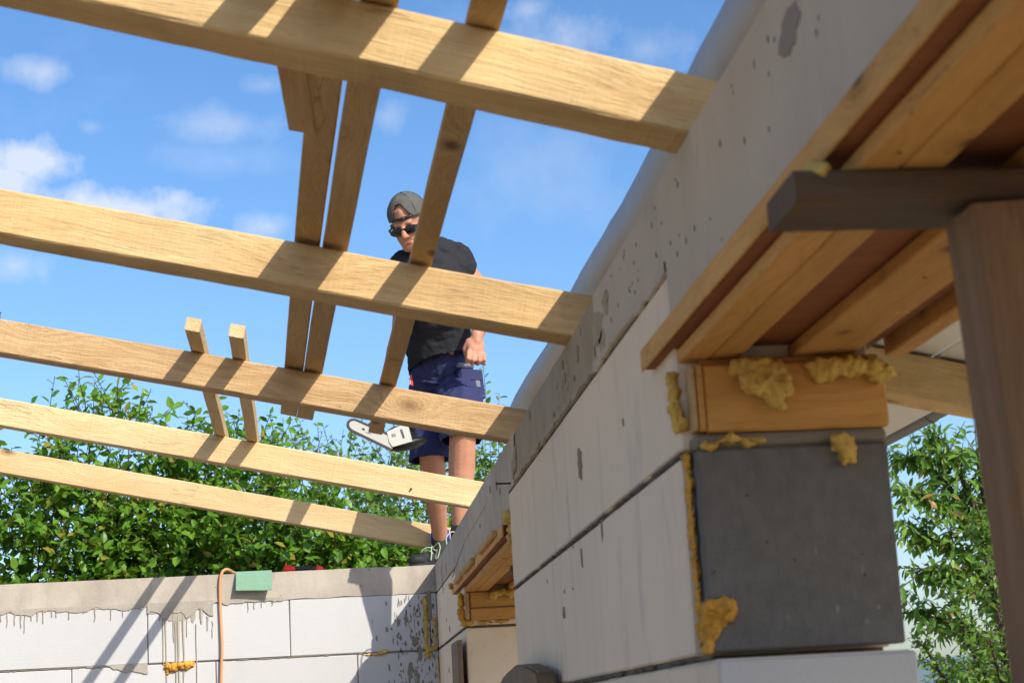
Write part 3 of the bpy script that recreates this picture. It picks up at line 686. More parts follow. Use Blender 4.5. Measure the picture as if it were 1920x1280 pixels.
gut(-1.4, 8.1, .0165, 'channel')
for y in (.4, 1.2, 2.0, 2.9, 3.66, 4.5): gut(y, y+.02, .0185, 'bracket')
# carrier post outside the frame is not needed: the rafters carry the eave

# ------------------------------------------------------------------ formwork over the near opening
def formwork(label, ya, yb, xoff, mats, panel_joint):
    F = thing('lintel_formwork', label, 'formwork', P(.55, (ya+yb)/2, .41))
    k = 1.0
    o = box('soffit_panel', (.4215, ya+.02, .4436), (.70, yb-.005, .4725), M['redboard'], F, .002)
    def strip(name, x0, x1, z0, z1, m, y0=ya, y1=yb):
        mw = Matrix(((0, 1, 0, x0), (1, 0, 0, y0), (0, 0, -1, z1+H), (0, 0, 0, 1)))
        mw = Matrix(((0, -1, 0, x1), (1, 0, 0, y0), (0, 0, 1, z0+H), (0, 0, 0, 1)))
        return link(name, from_bm(timber_mesh(y1-y0, x1-x0, z1-z0, 30, .002, .0012)), M[m], F, mw=mw)
    strip('edge_board', .4180, .4213, .4430, .4735, mats[0], ya, yb+.005)
    strip('bearer_board', .4385, .4740, .4255, .4430, mats[1], ya, yb-.14)
    strip('bearer_board', .4748, .5140, .4262, .4430, mats[1], ya, yb-.135)
    strip('bearer_board', .5800, .6590, .4255, .4430, mats[1], ya, yb-.14)
    strip('bearer_board', .7060, .7340, .4255, .4725, mats[1], ya, yb-.14)
    return F
F1 = formwork('timber formwork of boards under the concrete lintel in the near opening', .30, 2.345, 0, ('honey', 'honey'), 0)
# packer timber on top of the dark block, foam lumps over it
box('packer_block', (.4625, 2.172, .332), (.694, 2.196, .4165), M['honey'], F1, .003); box('packer_board', (.4625, 2.186, .417), (.69, 2.197, .4253), M['honey'], F1, .001)
box('packer_edge', (.4455, 2.166, .334), (.4515, 2.196, .415), M['batten'], F1, .0015); box('packer_edge', (.4530, 2.169, .333), (.4615, 2.196, .416), M['honey'], F1, .0015)
foam(F1, [(0.5138, 2.1660, 0.4105, .020, .014, .012), (0.5343, 2.1610, 0.4095, .020, .016, .014), (0.5518, 2.1640, 0.4046, .014, .014, .014), (0.5216, 2.1610, 0.3908, .018, .014, .014), (0.5421, 2.1570, 0.3849, .020, .014, .015), (0.5606, 2.1590, 0.3849, .010, .012, .014), (0.5460, 2.1550, 0.3692, .012, .01, .01), (0.5518, 2.1570, 0.3614, .008, .008, .009)], 'foam', 21)
foam(F1, [(0.6064, 2.1660, 0.4065, .014, .014, .012), (0.6289, 2.1610, 0.4046, .020, .014, .014), (0.6532, 2.1610, 0.4046, .020, .014, .013), (0.6747, 2.1630, 0.4046, .016, .014, .012), (0.6903, 2.1640, 0.3977, .010, .012, .012), (0.6123, 2.1630, 0.3948, .010, .01, .006), (0.6825, 2.1610, 0.3889, .012, .01, .007)], 'foam', 22)
foam(F1, [(.431, 2.21, .405, .007, .014, .014), (.430, 2.21, .385, .008, .014, .018), (.430, 2.20, .362, .008, .014, .018), (.434, 2.20, .348, .010, .014, .012)], 'foam', 23)
for q in ((.43, 1.52, .424, .012, .02, .006), (.446, 1.47, .42, .012, .02, .008), (.47, 1.46, .42, .014, .02, .008), (.515, 1.44, .422, .012, .02, .006), (.405, 1.40, .428, .010, .014, .006)): foam(F1, [q], 'foam', q[0]*50)
for (x, y) in ((.60, 1.05), (.52, .9), (.62, 1.78), (.46, 1.35)):
    tube('nail', [P(x, y, .4275), P(x, y, .4245)], .0022, M['steel'], F1, 6)

# formwork over the far opening
F2 = formwork('small timber formwork over the far opening near the wall corner', 4.445, 6.46, 0, ('honey', 'honey'), 1)
box('packer_block', (.452, 6.085, .372), (.70, 6.20, .4245), M['honey'], F2, .003); box('packer_block', (.452, 6.075, .330), (.70, 6.20, .369), M['honey'], F2, .003)
box('packer_edge', (.437, 6.08, .334), (.449, 6.2, .424), M['batten'], F2, .002)
box('cross_cleat', (.50, 5.12, .404), (.66, 5.16, .4235), M['old'], F2, .002)
for (y, l) in ((4.6, .5), (5.35, .4), (5.85, .3)):
    box('cleat', (.405, y, .456+.004*l), (.4185, y+l, .474), M['batten'], F2, .002)
foam(F2, [(.55, 6.06, .418, .03, .02, .012), (.59, 6.06, .415, .02, .02, .016), (.53, 6.06, .408, .014, .014, .014)], 'foam', 25, vox=.004)
for q in ((.44, 4.46, .488, .014, .02, .012), (.425, 5.0, .486, .006, .04, .008), (.43, 5.5, .486, .006, .05, .007), (.425, 6.0, .486, .006, .05, .009), (.41, 6.4, .47, .008, .03, .012)): foam(F2, [q], 'foam', q[1], vox=.004)

# cross timber and post that prop the near formwork
CT = timber('cross_timber', P(.384, 1.39, .3975), P(1.15, 1.39, .3975), .098, .0275, M['cross'], seg=60, cham=.003, wob=.003, wane=1)
tag(CT, 'dark weathered timber laid crosswise on the post right under the near formwork', 'timber')
pm = timber_mesh(2.095, .09, .072, 40, .003, .002)
px_ = Vector((-.040, 0, 1)).normalized(); pz_ = Vector((0, -1, 0)); py_ = pz_.cross(px_)     # local X up the post, Y across, Z to the camera
PO = link('prop_post', from_bm(pm), M['prop'], None, mw=Matrix(((px_.x, py_.x, pz_.x, .700), (px_.y, py_.y, pz_.y, 1.45), (px_.z, py_.z, pz_.z, H-1.70), (0, 0, 0, 1))))
tag(PO, 'rough brown upright timber post at the right edge carrying the cross timber', 'post')

# loose timbers against the wall below the far opening
pl = timber('leaning_plank', P(.415, 6.06, -1.66), P(.418, 6.06, .268), .34, .016, M['old'], up=Vector((-1, 0, .0)), seg=12)
tag(pl, 'narrow weathered plank standing upright against the wall below the far opening', 'plank')
bm = bmesh.new(); prof = [(3.55, -.5), (3.55, .088), (3.62, .098), (3.80, .112), (4.0, .117), (4.25, .105), (4.40, .085), (4.42, .06), (4.42, -.5)]
A = [bm.verts.new(P(.385, y, z)) for y, z in prof]; B = [bm.verts.new(P(.425, y, z)) for y, z in prof]
for i in range(len(prof)): bm.faces.new((A[i], A[(i+1) % len(prof)], B[(i+1) % len(prof)], B[i]))
bm.faces.new(A); bm.faces.new(B); bmesh.ops.recalc_face_normals(bm, faces=bm.faces); bmesh.ops.bevel(bm, geom=[e for e in bm.edges], offset=.006, segments=2, affect='EDGES')
tag(link('timber_offcut', from_bm(bm), M['old']), 'weathered timber board with a rounded top leaning on the wall at the bottom edge', 'timber')

# ------------------------------------------------------------------ things on the end wall
pts = spline([P(-.405, YB+.12, ZT+.010), P(-.42, YB+.05, ZT+.013), P(-.438, YB+.0, ZT+.020), P(-.458, YB-.010, ZT+.010), P(-.468, YB-.012, .63), P(-.470, YB-.010, .55), P(-.468, YB-.010, .44), P(-.466, YB-.012, .36), P(-.470, YB-.010, .28), P(-.474, YB-.010, .15), P(-.478, YB-.010, -.3), P(-.48, YB-.012, -1.2), P(-.50, YB-.04, -1.64)], 5)
tag(tube('power_cord', pts, .0065, M['orange'], None, 8), 'orange cord looped over the wall top and hanging down the white blocks', 'cord')
# green sheet: a strip lies on the wall top, the rest bends down over the edge
bm = bmesh.new(); rows = []
prof = [(YB+.05, ZT+.006), (YB+.012, ZT+.010), (YB-.006, ZT+.008), (YB-.018, ZT-.012), (YB-.030, ZT-.042), (YB-.042, ZT-.070)]
for i in range(9):
    x = -.404+.150*i/8; rows.append([[bm.verts.new(P(x+(-.004 if i == 0 else 0)*0+(j > 2)*.002, y-(.012*(i/8)**2 if j == 5 else 0), zz-(.006*(i/8) if j == 5 else 0)+d)) for j, (y, zz) in enumerate(prof)] for d in (0, -.003)])
for a, b in zip(rows, rows[1:]):
    for s in (0, 1):
        for j in range(len(prof)-1): bm.faces.new((a[s][j], a[s][j+1], b[s][j+1], b[s][j]))
    for j in (0, len(prof)-1): bm.faces.new((a[0][j], a[1][j], b[1][j], b[0][j]))
for r in (rows[0], rows[-1]):
    for j in range(len(prof)-1): bm.faces.new((r[0][j], r[0][j+1], r[1][j+1], r[1][j]))
bmesh.ops.recalc_face_normals(bm, faces=bm.faces)
tag(link('foam_sheet', from_bm(bm), M['green']), 'pale green foam sheet folded over the edge of the end wall', 'sheet')
T = thing('hand_tool', 'red hand tool with a black grip lying on the end wall beside the green sheet', 'tool', P(-.12, YB+.09, ZT))
blob('head', [('c', P(-.195, YB+.08, ZT+.016), .014, P(-.165, YB+.08, ZT+.016), .015), ('c', P(-.195, YB+.08, ZT+.022), .012, P(-.17, YB+.08, ZT+.02), .012)], .003, M['redp'], T, 4)
blob('grip', [('c', P(-.165, YB+.08, ZT+.017), .0125, P(-.07, YB+.08, ZT+.014), .0115)], .003, M['black'], T, 4)
blob('end_cap', [('c', P(-.062, YB+.08, ZT+.014), .013, P(-.048, YB+.08, ZT+.014), .011)], .003, M['redp'], T, 4)
box('base_plate', (-.215, YB+.066, ZT+.002), (-.05, YB+.094, ZT+.006), M['redp'], T, .001)
tube('latch', [P(-.196, YB+.08, ZT+.032), P(-.196, YB+.08, ZT+.040)], .003, M['redp'], T, 8)

# ------------------------------------------------------------------ vegetation
LEAF_T = np.array([(0, 0, 0), (-.30, .35, .06), (.30, .35, .06), (0, .42, -.02), (-.22, .72, .05), (.22, .72, .05), (0, .74, -.03), (0, 1.0, -.06)])
LEAF_F = np.array([(0, 3, 1), (0, 2, 3), (1, 3, 4), (3, 6, 4), (3, 2, 5), (3, 5, 6), (4, 6, 7), (6, 5, 7)])
def leaf_mesh_single(wid):
    me = bpy.data.meshes.new('leaf'); T_ = LEAF_T*np.array([wid, 1, 1]); me.from_pydata(T_.tolist(), [], LEAF_F.tolist()); me.update(); return me
def leaves_mesh(name, pos, R, size, wid, lod):
    """one mesh of many leaves; R: (n,3,3) with columns side, along, normal"""
    if lod: T_ = np.array([(0, 0, 0), (-.28, .45, .05), (.28, .45, .05), (0, 1.0, -.04)]); F_ = np.array([(0, 2, 1), (1, 2, 3)])
    else: T_, F_ = LEAF_T, LEAF_F
    T_ = T_*np.array([wid, 1, 1]); n = len(pos)
    V = np.einsum('nij,kj->nki', R, T_)*size[:, None, None]+pos[:, None, :]
    F = (F_[None]+(np.arange(n)*len(T_))[:, None, None]).reshape(-1, 3)
    me = bpy.data.meshes.new(name); me.vertices.add(n*len(T_)); me.vertices.foreach_set('co', V.reshape(-1).astype(np.float32))
    me.loops.add(F.size); me.loops.foreach_set('vertex_index', F.reshape(-1).astype(np.int32))
    me.polygons.add(len(F)); me.polygons.foreach_set('loop_start', np.arange(len(F), dtype=np.int32)*3)
    try: me.polygons.foreach_set('loop_total', np.full(len(F), 3, dtype=np.int32))
    except Exception: pass
    me.update(calc_edges=True); return me
def norm(a): return a/np.maximum(np.linalg.norm(a, axis=-1, keepdims=True), 1e-9)
CAMP = np.array([0, 0, H])
def plant(name, label, cat, group, base, shoots, mat, leaf_len, wid, spacing, trunk, limbs, nobj=150, droop=.0, lod=False, up=.55, stem_r=.0026):
    """shoots: list of polylines (world points); leaves alternate along them"""
    t = thing(name, label, cat, base, group)
    bm = bmesh.new(); tube_bm(bm, trunk[0], trunk[1], 8); link('trunk', from_bm(bm), M['bark'], t, smooth=True)
    bm = bmesh.new()
    for pts, rad in limbs: tube_bm(bm, pts, rad, 5)
    pos, along, nrm, siz = [], [], [], []
    for sh in shoots:
        if len(sh) < 2: continue
        if stem_r: tube_bm(bm, sh[::2]+([sh[-1]] if len(sh) % 2 == 0 else []), [stem_r*(1-.7*i/len(sh)) for i in range(len(sh[::2])+(1 if len(sh) % 2 == 0 else 0))], 3)
        L = 0; ph = random.uniform(0, 6.28)
        for a, b in zip(sh, sh[1:]):
            d = b-a; l = d.length; d = d/max(l, 1e-6); k = 0
            while L < l:
                p = a+d*L; ph += 2.4; o = d.orthogonal().normalized(); o = (Matrix.Rotation(ph, 3, d) @ o)
                al = (o*random.uniform(.7, 1.1)+d*random.uniform(.2, .7)+Vector((0, 0, -droop*random.uniform(.5, 1.3)))).normalized()
                n_ = Vector((random.gauss(0, .5), random.gauss(-.25, .5), up+random.uniform(0, .6)))
                pos.append(p[:]); along.append(al[:]); nrm.append(n_[:]); siz.append(leaf_len*random.choice((.4, .55, .75, .9, 1, 1.1, 1.3)))
                L += spacing*random.uniform(.6, 1.4)
            L -= l
    br = link('branches', from_bm(bm), M['bark'], t)
    pos = np.array(pos); along = norm(np.array(along)); nrm = np.array(nrm); siz = np.array(siz)
    side = norm(np.cross(along, nrm)); nrm = np.cross(side, along)
    R = np.stack([side, along, nrm], -1)
    # the leaves that show largest become parts of their own
    v = pos-CAMP; dist = np.linalg.norm(v, axis=1); fac = np.abs(np.einsum('ni,ni->n', nrm, v/dist[:, None]))
    vis = (v[:, 2]/v[:, 1] > .075)
    hidden_depth = np.zeros(len(pos))
    score = siz*siz*fac/(dist**2)*vis*np.clip(1.6-(v[:, 1]-np.percentile(v[:, 1], 3)), .05, 1)
    idx = np.argsort(-score)[:nobj]; rest = np.ones(len(pos), bool); rest[idx] = False
    if nobj:
        lm = leaf_mesh_single(wid); lm.materials.append(mat)
        B = Vector(base)
        for i in idx:
            o = bpy.data.objects.new('leaf', lm); COL.objects.link(o); o.parent = t
            s = siz[i]; r = R[i]; q = pos[i]-np.array(B)
            o.matrix_basis = Matrix([[r[a][0]*s, r[a][1]*s, r[a][2]*s, q[a]] for a in range(3)]+[[0, 0, 0, 1]])
    fo = link('foliage', leaves_mesh('foliage', pos[rest], R[rest], siz[rest], wid, lod), mat, t); fo['kind'] = 'stuff'
    return t, len(pos)

def wander(p, d, length, step=.05, curl=.25, lift=.12):
    pts = [p.copy()]; d = d.normalized()
    n = max(2, int(length/step))
    for i in range(n):
        d = (d+Vector((random.gauss(0, curl), random.gauss(0, curl), random.gauss(lift, curl)))*.35).normalized(); pts.append(pts[-1]+d*step)
    return pts
def hedge_shrub(i, cx, cy, width, depth, ztop, label, mat='leaf', leaf_len=.056, dens=1.0, zmin=.35, nobj=150, lod=False, spikes=5, name='hedge_shrub', group='shrubs of the hedge behind the end wall'):
    base = Vector((cx, cy, 0)); shoots = []; limbs = []
    tr = [Vector((cx, cy, 0)), Vector((cx+.02, cy, .8)), Vector((cx-.02, cy+.02, H+ztop*.55))]
    for k in range(9):
        a = random.uniform(0, 6.28); s = Vector((cx, cy, random.uniform(.6, H+.3)))
        e = Vector((cx+math.cos(a)*width*.42, cy+math.sin(a)*depth*.42, H+random.uniform(.5, ztop*.85)))
        limbs.append(([s, (s+e)/2+Vector((0, 0, -.05)), e], [.012, .008, .003]))
    n = int(300*dens*width*depth*max(.4, (ztop-zmin)))
    for k in range(n):
        x = random.uniform(-1, 1); y = random.uniform(-1, 1)
        if random.random() < .45: y = -1+abs(random.gauss(0, .35))
        z = zmin+(ztop-.22-zmin)*random.random()**.9*(1-.25*x*x)
        p = Vector((cx+x*width*.5, cy+y*depth*.5, H+z))
        if z > .95+.45*noise.noise(Vector((p.x*1.7, 3, 0))) and (noise.noise(p*3.1) < -.30 or (y < -.4 and noise.noise(p*4.3+Vector((9, 9, 9))) < -.34)): continue
        d = Vector((x*.6+random.gauss(0, .5), y*.5-.25+random.gauss(0, .5), random.uniform(.0, 1.0)))
        shoots.append(wander(p, d, random.uniform(.12, .32)))
    for k in range(spikes):
        x = random.uniform(-.42, .42)*width
        p = Vector((cx+x, cy+random.uniform(-.3, .3)*depth, H+ztop-.32-.1*random.random()))
        shoots.append(wander(p, Vector((random.gauss(0, .25), random.gauss(0, .2), 1)), random.uniform(.20, .36), curl=.14))
        shoots.append(wander(p+Vector((random.gauss(0, .04), 0, 0)), Vector((random.gauss(0, .4), 0, 1)), random.uniform(.15, .3)))
    return plant(name, label, 'shrub', group, base, shoots, M[mat], leaf_len, 1.0, .024, (tr, [.035, .03, .018]), limbs, nobj, .15, lod)
total = 0
HEDGE = [(-2.25, 9.45, .95, .9, 1.70, 'leafy shrub at the left end of the hedge, mostly cut off by the photo edge'),
         (-1.55, 9.35, .8, .8, 1.66, 'dark green shrub at the left edge of the photo beneath the reddish rafter'),
         (-1.10, 9.30, .62, .8, 1.86, 'tallest green shrub of the left hedge with upright tips reaching the reddish rafter'),
         (-.78, 9.25, .5, .75, 1.40, 'low green shrub filling the dip in the hedge left of the short battens'),
         (-.48, 9.30, .52, .8, 1.72, 'bushy green shrub right behind the two short tilted battens'),
         (-.20, 9.35, .5, .75, 1.42, 'green shrub below the ends of the long batten pair with a thin reddish tip'),
         (.15, 9.40, .55, .75, 1.16, 'low green shrub above the red hand tool'),
         (.55, 9.45, .6, .75, 1.10, 'low green shrub behind the man\'s legs')]
for i, (cx, cy, w, dp, zt, lb) in enumerate(HEDGE):
    t_, n_ = hedge_shrub(i, cx, cy, w*1.18, dp, zt, lb, nobj=200 if 1 <= i <= 6 else 90, dens=2.2 if i else .9, spikes=(5, 6, 8, 2, 7, 3, 4, 4)[i]); total += n_
BACK = [(.12, 12.6, 1.0, 1.0, 2.18, 'light green bush behind the chainsaw bar'), (.72, 12.8, .9, 1.0, 2.12, 'light green bush just left of the man\'s legs'), (1.25, 12.9, .75, 1.0, 2.02, 'light green bush right of the man\'s knees against the wall'), (-.6, 12.7, .9, 1.0, 1.7, 'light green bush glimpsed through the gaps of the left hedge')]
for i, (cx, cy, w, dp, zt, lb) in enumerate(BACK):
    t_, n_ = hedge_shrub(i+20, cx, cy, w*1.1, dp, zt, lb, 'leaf2', .052, 1.0, .7, 60, True, 6, 'light_bush', 'light green bushes behind the hedge'); total += n_
# thin upright shoot to the right of the man's shorts
sh = [wander(Vector((1.13+dx, 12.5, H+1.5)), Vector((.02+dx*.2, 0, 1)), l, curl=.08) for dx, l in ((0, 1.0), (.03, .75), (-.03, .6), (.06, .4))]
plant('thin_sapling', 'thin upright sapling whose tip shows to the right of the man\'s shorts', 'sapling', None, Vector((1.13, 12.5, 0)), sh, M['leaf2'], .055, .9, .022, ([Vector((1.13, 12.5, 0)), Vector((1.14, 12.5, 2)), Vector((1.13, 12.5, H+1.5))], [.02, .014, .008]), [], 60, .1, True)

# drooping dark tree seen through the opening
def branchy(base, limbs_def, nsub, sublen, dro):
    limbs, shoots = [], []
    for (pts, r0) in limbs_def:
        sp = spline([Vector((p[0], p[1], p[2]+H)) for p in pts], 5)
        limbs.append((sp, [max(.006, r0*(1-.85*i/len(sp))) for i in range(len(sp))]))
        for i in range(2, len(sp)):
            for k in range(nsub):
                d = (sp[i]-sp[i-1]).normalized()
                dd = (d*random.uniform(.2, .9)+Vector((random.gauss(0, .6), random.gauss(0, .6), random.gauss(0, .35)))).normalized()
                shoots.append(wander(sp[i].lerp(sp[i-1], random.random()), dd, random.uniform(*sublen), .06, .2, dro))
    return limbs, shoots
Y = 14.0
LD = [([(5.45, Y, -.6), (5.35, Y, .6), (5.2, Y, 1.35), (5.12, Y-.1, 1.90)], .07),
      ([(5.3, Y, .9), (5.05, Y-.1, 1.45), (4.88, Y-.2, 1.86), (4.74, Y-.2, 2.02)], .04),
      ([(5.25, Y, 1.1), (4.95, Y, 1.55), (4.7, Y-.1, 1.80), (4.55, Y-.1, 1.86)], .035),
      ([(5.3, Y, .8), (4.95, Y-.2, 1.28), (4.65, Y-.3, 1.50), (4.46, Y-.3, 1.58)], .035),
      ([(5.3, Y, .6), (4.95, Y-.2, 1.02), (4.7, Y-.2, 1.18), (4.5, Y-.2, 1.26)], .035),
      ([(5.35, Y, .3), (5.0, Y-.2, .75), (4.72, Y-.3, .92), (4.55, Y-.3, .96)], .03),
      ([(5.35, Y, .1), (5.0, Y, .45), (4.75, Y, .58), (4.5, Y, .66)], .03),
      ([(5.3, Y, 1.0), (5.4, Y-.3, 1.5), (5.5, Y-.4, 1.8)], .03), ([(5.3, Y, .5), (5.55, Y-.3, 1.0), (5.7, Y-.4, 1.3)], .03),
      ([(5.3, Y, .7), (5.1, Y-.4, 1.1), (4.95, Y-.5, 1.3)], .03), ([(5.35, Y, .2), (5.15, Y-.4, .5), (5.0, Y-.5, .75)], .03), ([(5.35, Y, -.2), (5.0, Y-.2, .05), (4.7, Y-.3, .2)], .03)]
lm, sh = branchy(None, LD, 4, (.14, .36), -.02)
plant('cherry_tree', 'dark green tree with drooping leaves seen through the opening at the right', 'tree', None, Vector((5.45, Y, 0)), sh, M['leaf3'], .105, .62, .033, ([Vector((5.45, Y, 0)), Vector((5.42, Y, .8)), Vector((5.45, Y, H-.6))], [.11, .09, .07]), lm, 280, .75, False, .5, .004)
Y = 12.2
LD = [([(4.6, Y, -.9), (4.55, Y, .2), (4.5, Y, .75), (4.46, Y, 1.10)], .04), ([(4.6, Y, -.4), (4.3, Y-.1, .25), (4.15, Y-.2, .62)], .03), ([(4.6, Y, -.3), (4.7, Y-.1, .4), (4.72, Y-.2, .8)], .03),
      ([(4.6, Y, -.5), (4.2, Y, -.05), (3.98, Y, .35)], .03), ([(4.6, Y, -.6), (4.15, Y-.1, -.3), (3.95, Y-.2, 0)], .03), ([(4.6, Y, -.5), (4.4, Y-.3, 0), (4.3, Y-.4, .35)], .03), ([(4.6, Y, -.5), (4.6, Y-.3, 0), (4.62, Y-.4, .4)], .03), ([(4.6, Y, -.6), (4.4, Y-.3, -.2), (4.2, Y-.4, .1)], .03)]
lm, sh = branchy(None, LD, 6, (.12, .30), .05)
plant('young_tree', 'lighter green young tree in front of the dark tree at the lower right', 'tree', None, Vector((4.6, Y, 0)), sh, M['leaf2'], .062, .9, .026, ([Vector((4.6, Y, 0)), Vector((4.62, Y, .5)), Vector((4.6, Y, H-.9))], [.06, .05, .04]), lm, 220, .2, True, .5, .003)

# ------------------------------------------------------------------ the man
MAN = thing('person', 'man in black t-shirt, navy shorts and backwards cap standing on the wall with a chainsaw', 'person', P(.49, 7.6, ZT))
def p3(x, y, z): return P(x, y, z)
hipR, knR, anR = p3(.455, 7.80, 1.40), p3(.425, 7.52, 1.135), p3(.470, 7.87, .775)
hipL, knL, anL = p3(.56, 7.70, 1.405), p3(.535, 7.17, 1.115), p3(.514, 7.26, .752)
shL, elL, wrL = p3(.562, 7.44, 1.912), p3(.706, 7.50, 1.742), p3(.629, 7.36, 1.570)
shR, elR, wrR = p3(.352, 7.37, 1.872), p3(.322, 7.43, 1.62), p3(.252, 7.22, 1.375)
pel, wai, che, nek = p3(.505, 7.74, 1.44), p3(.485, 7.62, 1.57), p3(.465, 7.43, 1.80), p3(.415, 7.37, 1.955)
hc = p3(.366, 7.28, 2.035)
fw_ = Vector((-.34, -.80, -.46)).normalized(); sd = fw_.cross(Vector((0, 0, 1))).normalized(); upv = sd.cross(fw_)
sd, upv = sd*.99-upv*.13, upv*.99+sd*.13
def hp(f, s, u): return hc+fw_*f+sd*s+upv*u
parts = [('c', nek, .056, hc-upv*.03, .055), ('c', che, .07, nek, .052), ('c', che, .08, wai, .08), ('c', wai, .08, pel, .08),
         ('e', hp(-.012, 0, .028), [tuple(fw_*.092), tuple(sd*.073), tuple(upv*.092)]), ('e', hp(.030, 0, -.038), [tuple(fw_*.060), tuple(sd*.063), tuple(upv*.070)]),
         ('e', hp(.055, 0, -.082), [tuple(fw_*.034), tuple(sd*.046), tuple(upv*.030)]),
         ('c', hp(.086, 0, .006), .010, hp(.104, 0, -.030), .013), ('c', hp(.096, .010, -.034), .007, hp(.096, -.010, -.034), .007),
         ('c', hp(.074, .028, .018), .014, hp(.074, -.028, .018), .014), ('c', hp(.060, .036, -.022), .018, hp(.060, -.036, -.022), .018),
         ('c', hp(.082, .016, -.066), .007, hp(.082, -.016, -.066), .007),
         ('e', hp(-.005, .072, -.012), [tuple(fw_*.016), tuple(sd*.010), tuple(upv*.028)]), ('e', hp(-.005, -.072, -.012), [tuple(fw_*.016), tuple(sd*.010), tuple(upv*.028)]),
         ('c', shL, .050, elL, .045), ('c', elL, .043, elL.lerp(wrL, .45), .042), ('c', elL.lerp(wrL, .45), .042, wrL, .028),
         ('c', shR, .050, elR, .045), ('c', elR, .043, elR.lerp(wrR, .45), .042), ('c', elR.lerp(wrR, .45), .042, wrR, .028),
         ('c', che+Vector((.05, .0, .05)), .05, shL, .05), ('c', che+Vector((-.04, -.02, .04)), .05, shR, .05),
         ('c', hipR, .060, knR, .056), ('c', knR, .055, knR.lerp(anR, .32)+Vector((0, .012, 0)), .056), ('c', knR.lerp(anR, .32)+Vector((0, .012, 0)), .056, anR, .032), ('c', anR, .032, anR+Vector((0, .01, -.05)), .034),
         ('c', hipL, .060, knL, .056), ('c', knL, .056, knL.lerp(anL, .32)+Vector((0, .015, 0)), .057), ('c', knL.lerp(anL, .32)+Vector((0, .015, 0)), .057, anL, .032), ('c', anL, .032, anL+Vector((0, .01, -.05)), .034)]
# left hand: loose fist, back of the hand to the camera, knuckles down
hx, hy, hz = Vector((.97, .18, -.15)).normalized(), Vector((.15, -.98, .1)).normalized(), Vector((-.10, -.16, -.98)).normalized()
def hl(a, b, c): return wrL+hx*a+hy*b+hz*c
parts += [('e', hl(-.002, 0, .045), [tuple(hx*.040), tuple(hy*.017), tuple(hz*.046)]), ('c', wrL, .028, hl(0, 0, .03), .024)]
for i, (fx, ln) in enumerate(((-.033, .92), (-.011, 1.0), (.012, .96), (.033, .80))):
    a = hl(fx, .002, .080); b = hl(fx*1.06, .010, .080+.036*ln); c = hl(fx*1.05, -.018, .080+.044*ln); d = hl(fx, -.034, .080+.022*ln)
    parts += [('c', a, .0102, b, .0092), ('c', b, .0092, c, .0085), ('c', c, .0085, d, .0078)]
parts += [('c', hl(-.034, -.004, .030), .0125, hl(-.046, -.020, .062), .0105), ('c', hl(-.046, -.020, .062), .0105, hl(-.034, -.034, .088), .009)]
# right hand closed round the saw's top handle
HB = p3(.250, 7.225, 1.285); bar_d = Vector((.86, .42, -.05)).normalized(); ax2 = Vector((.4, -.9, 0)).normalized(); ax3 = (HB-wrR).normalized()
parts += [('e', HB-ax3*.030, [tuple(bar_d*.040), tuple(ax2*.020), tuple(ax3*.040)]), ('c', wrR, .028, HB-ax3*.03, .024)]
for i, fx in enumerate((-.030, -.010, .011, .030)):
    a = HB+bar_d*fx+ax2*.017-ax3*.004; b = HB+bar_d*fx+ax2*.020+ax3*.014; c = HB+bar_d*fx+ax3*.025; d = HB+bar_d*fx-ax2*.018+ax3*.014
    parts += [('c', a, .0100, b, .0095), ('c', b, .0095, c, .0088), ('c', c, .0088, d, .008)]
parts += [('c', HB-bar_d*.036-ax3*.02, .012, HB-bar_d*.034-ax2*.018+ax3*.004, .0105), ('c', HB-bar_d*.034-ax2*.018+ax3*.004, .0105, HB-bar_d*.018-ax2*.018+ax3*.016, .009)]
blob('body', parts, .0046, M['skin'], MAN, 3)
# clothes
def fold(name, parts, mat, vox, disp, ds, seed, d2=0, d2s=None, sm=5): return blob(name, parts, vox, M[mat], MAN, sm, disp, ds, seed, d2, d2s)
slL, slR = shL.lerp(elL, .16), shR.lerp(elR, .55)
fold('t_shirt', [('c', che+Vector((0, 0, .02)), .135, wai+Vector((0, 0, .04)), .135), ('c', wai+Vector((0, 0, .04)), .137, wai.lerp(pel, .75), .146), ('c', che, .13, nek-Vector((0, .0, .055)), .078),
     ('e', che+Vector((0, .0, .0)), [(.165, .05, .0), (-.035, .125, 0), (0, -.02, .14)]), ('e', wai+Vector((0, -.01, .02)), [(.142, .03, 0), (-.03, .14, 0), (0, -.03, .15)]),
     ('c', P(.475, 7.40, 1.945), .064, shL+Vector((-.02, 0, .008)), .07), ('c', nek+Vector((.045, .03, -.06)), .066, shL+Vector((-.01, 0, .004)), .074), ('c', nek+Vector((-.02, .0, -.06)), .066, shR, .07), ('c', che+Vector((.05, 0, .05)), .095, shL, .076), ('c', shL, .073, slL, .063), ('c', che+Vector((-.05, -.01, .05)), .095, shR, .076), ('c', shR, .076, slR, .066)],
     'shirt', .0055, .006, 10, 4, .0042, (7, 7, 24), 6)
def cut(name, co, no):
    o = [c for c in MAN.children if c.name.startswith(name)][0]; m = o.data; bm = bmesh.new(); bm.from_mesh(m)
    bmesh.ops.bisect_plane(bm, geom=list(bm.verts)+list(bm.edges)+list(bm.faces), plane_co=o.matrix_basis.inverted() @ (wmat(MAN).inverted() @ co), plane_no=Vector(no).normalized(), clear_outer=True)
    bm.to_mesh(m); bm.free(); o.modifiers.new('cloth', 'SOLIDIFY').thickness = -.003
hemR_, hemL_ = knR+Vector((-.005, .02, -.075)), knL+Vector((0, .025, -.075))
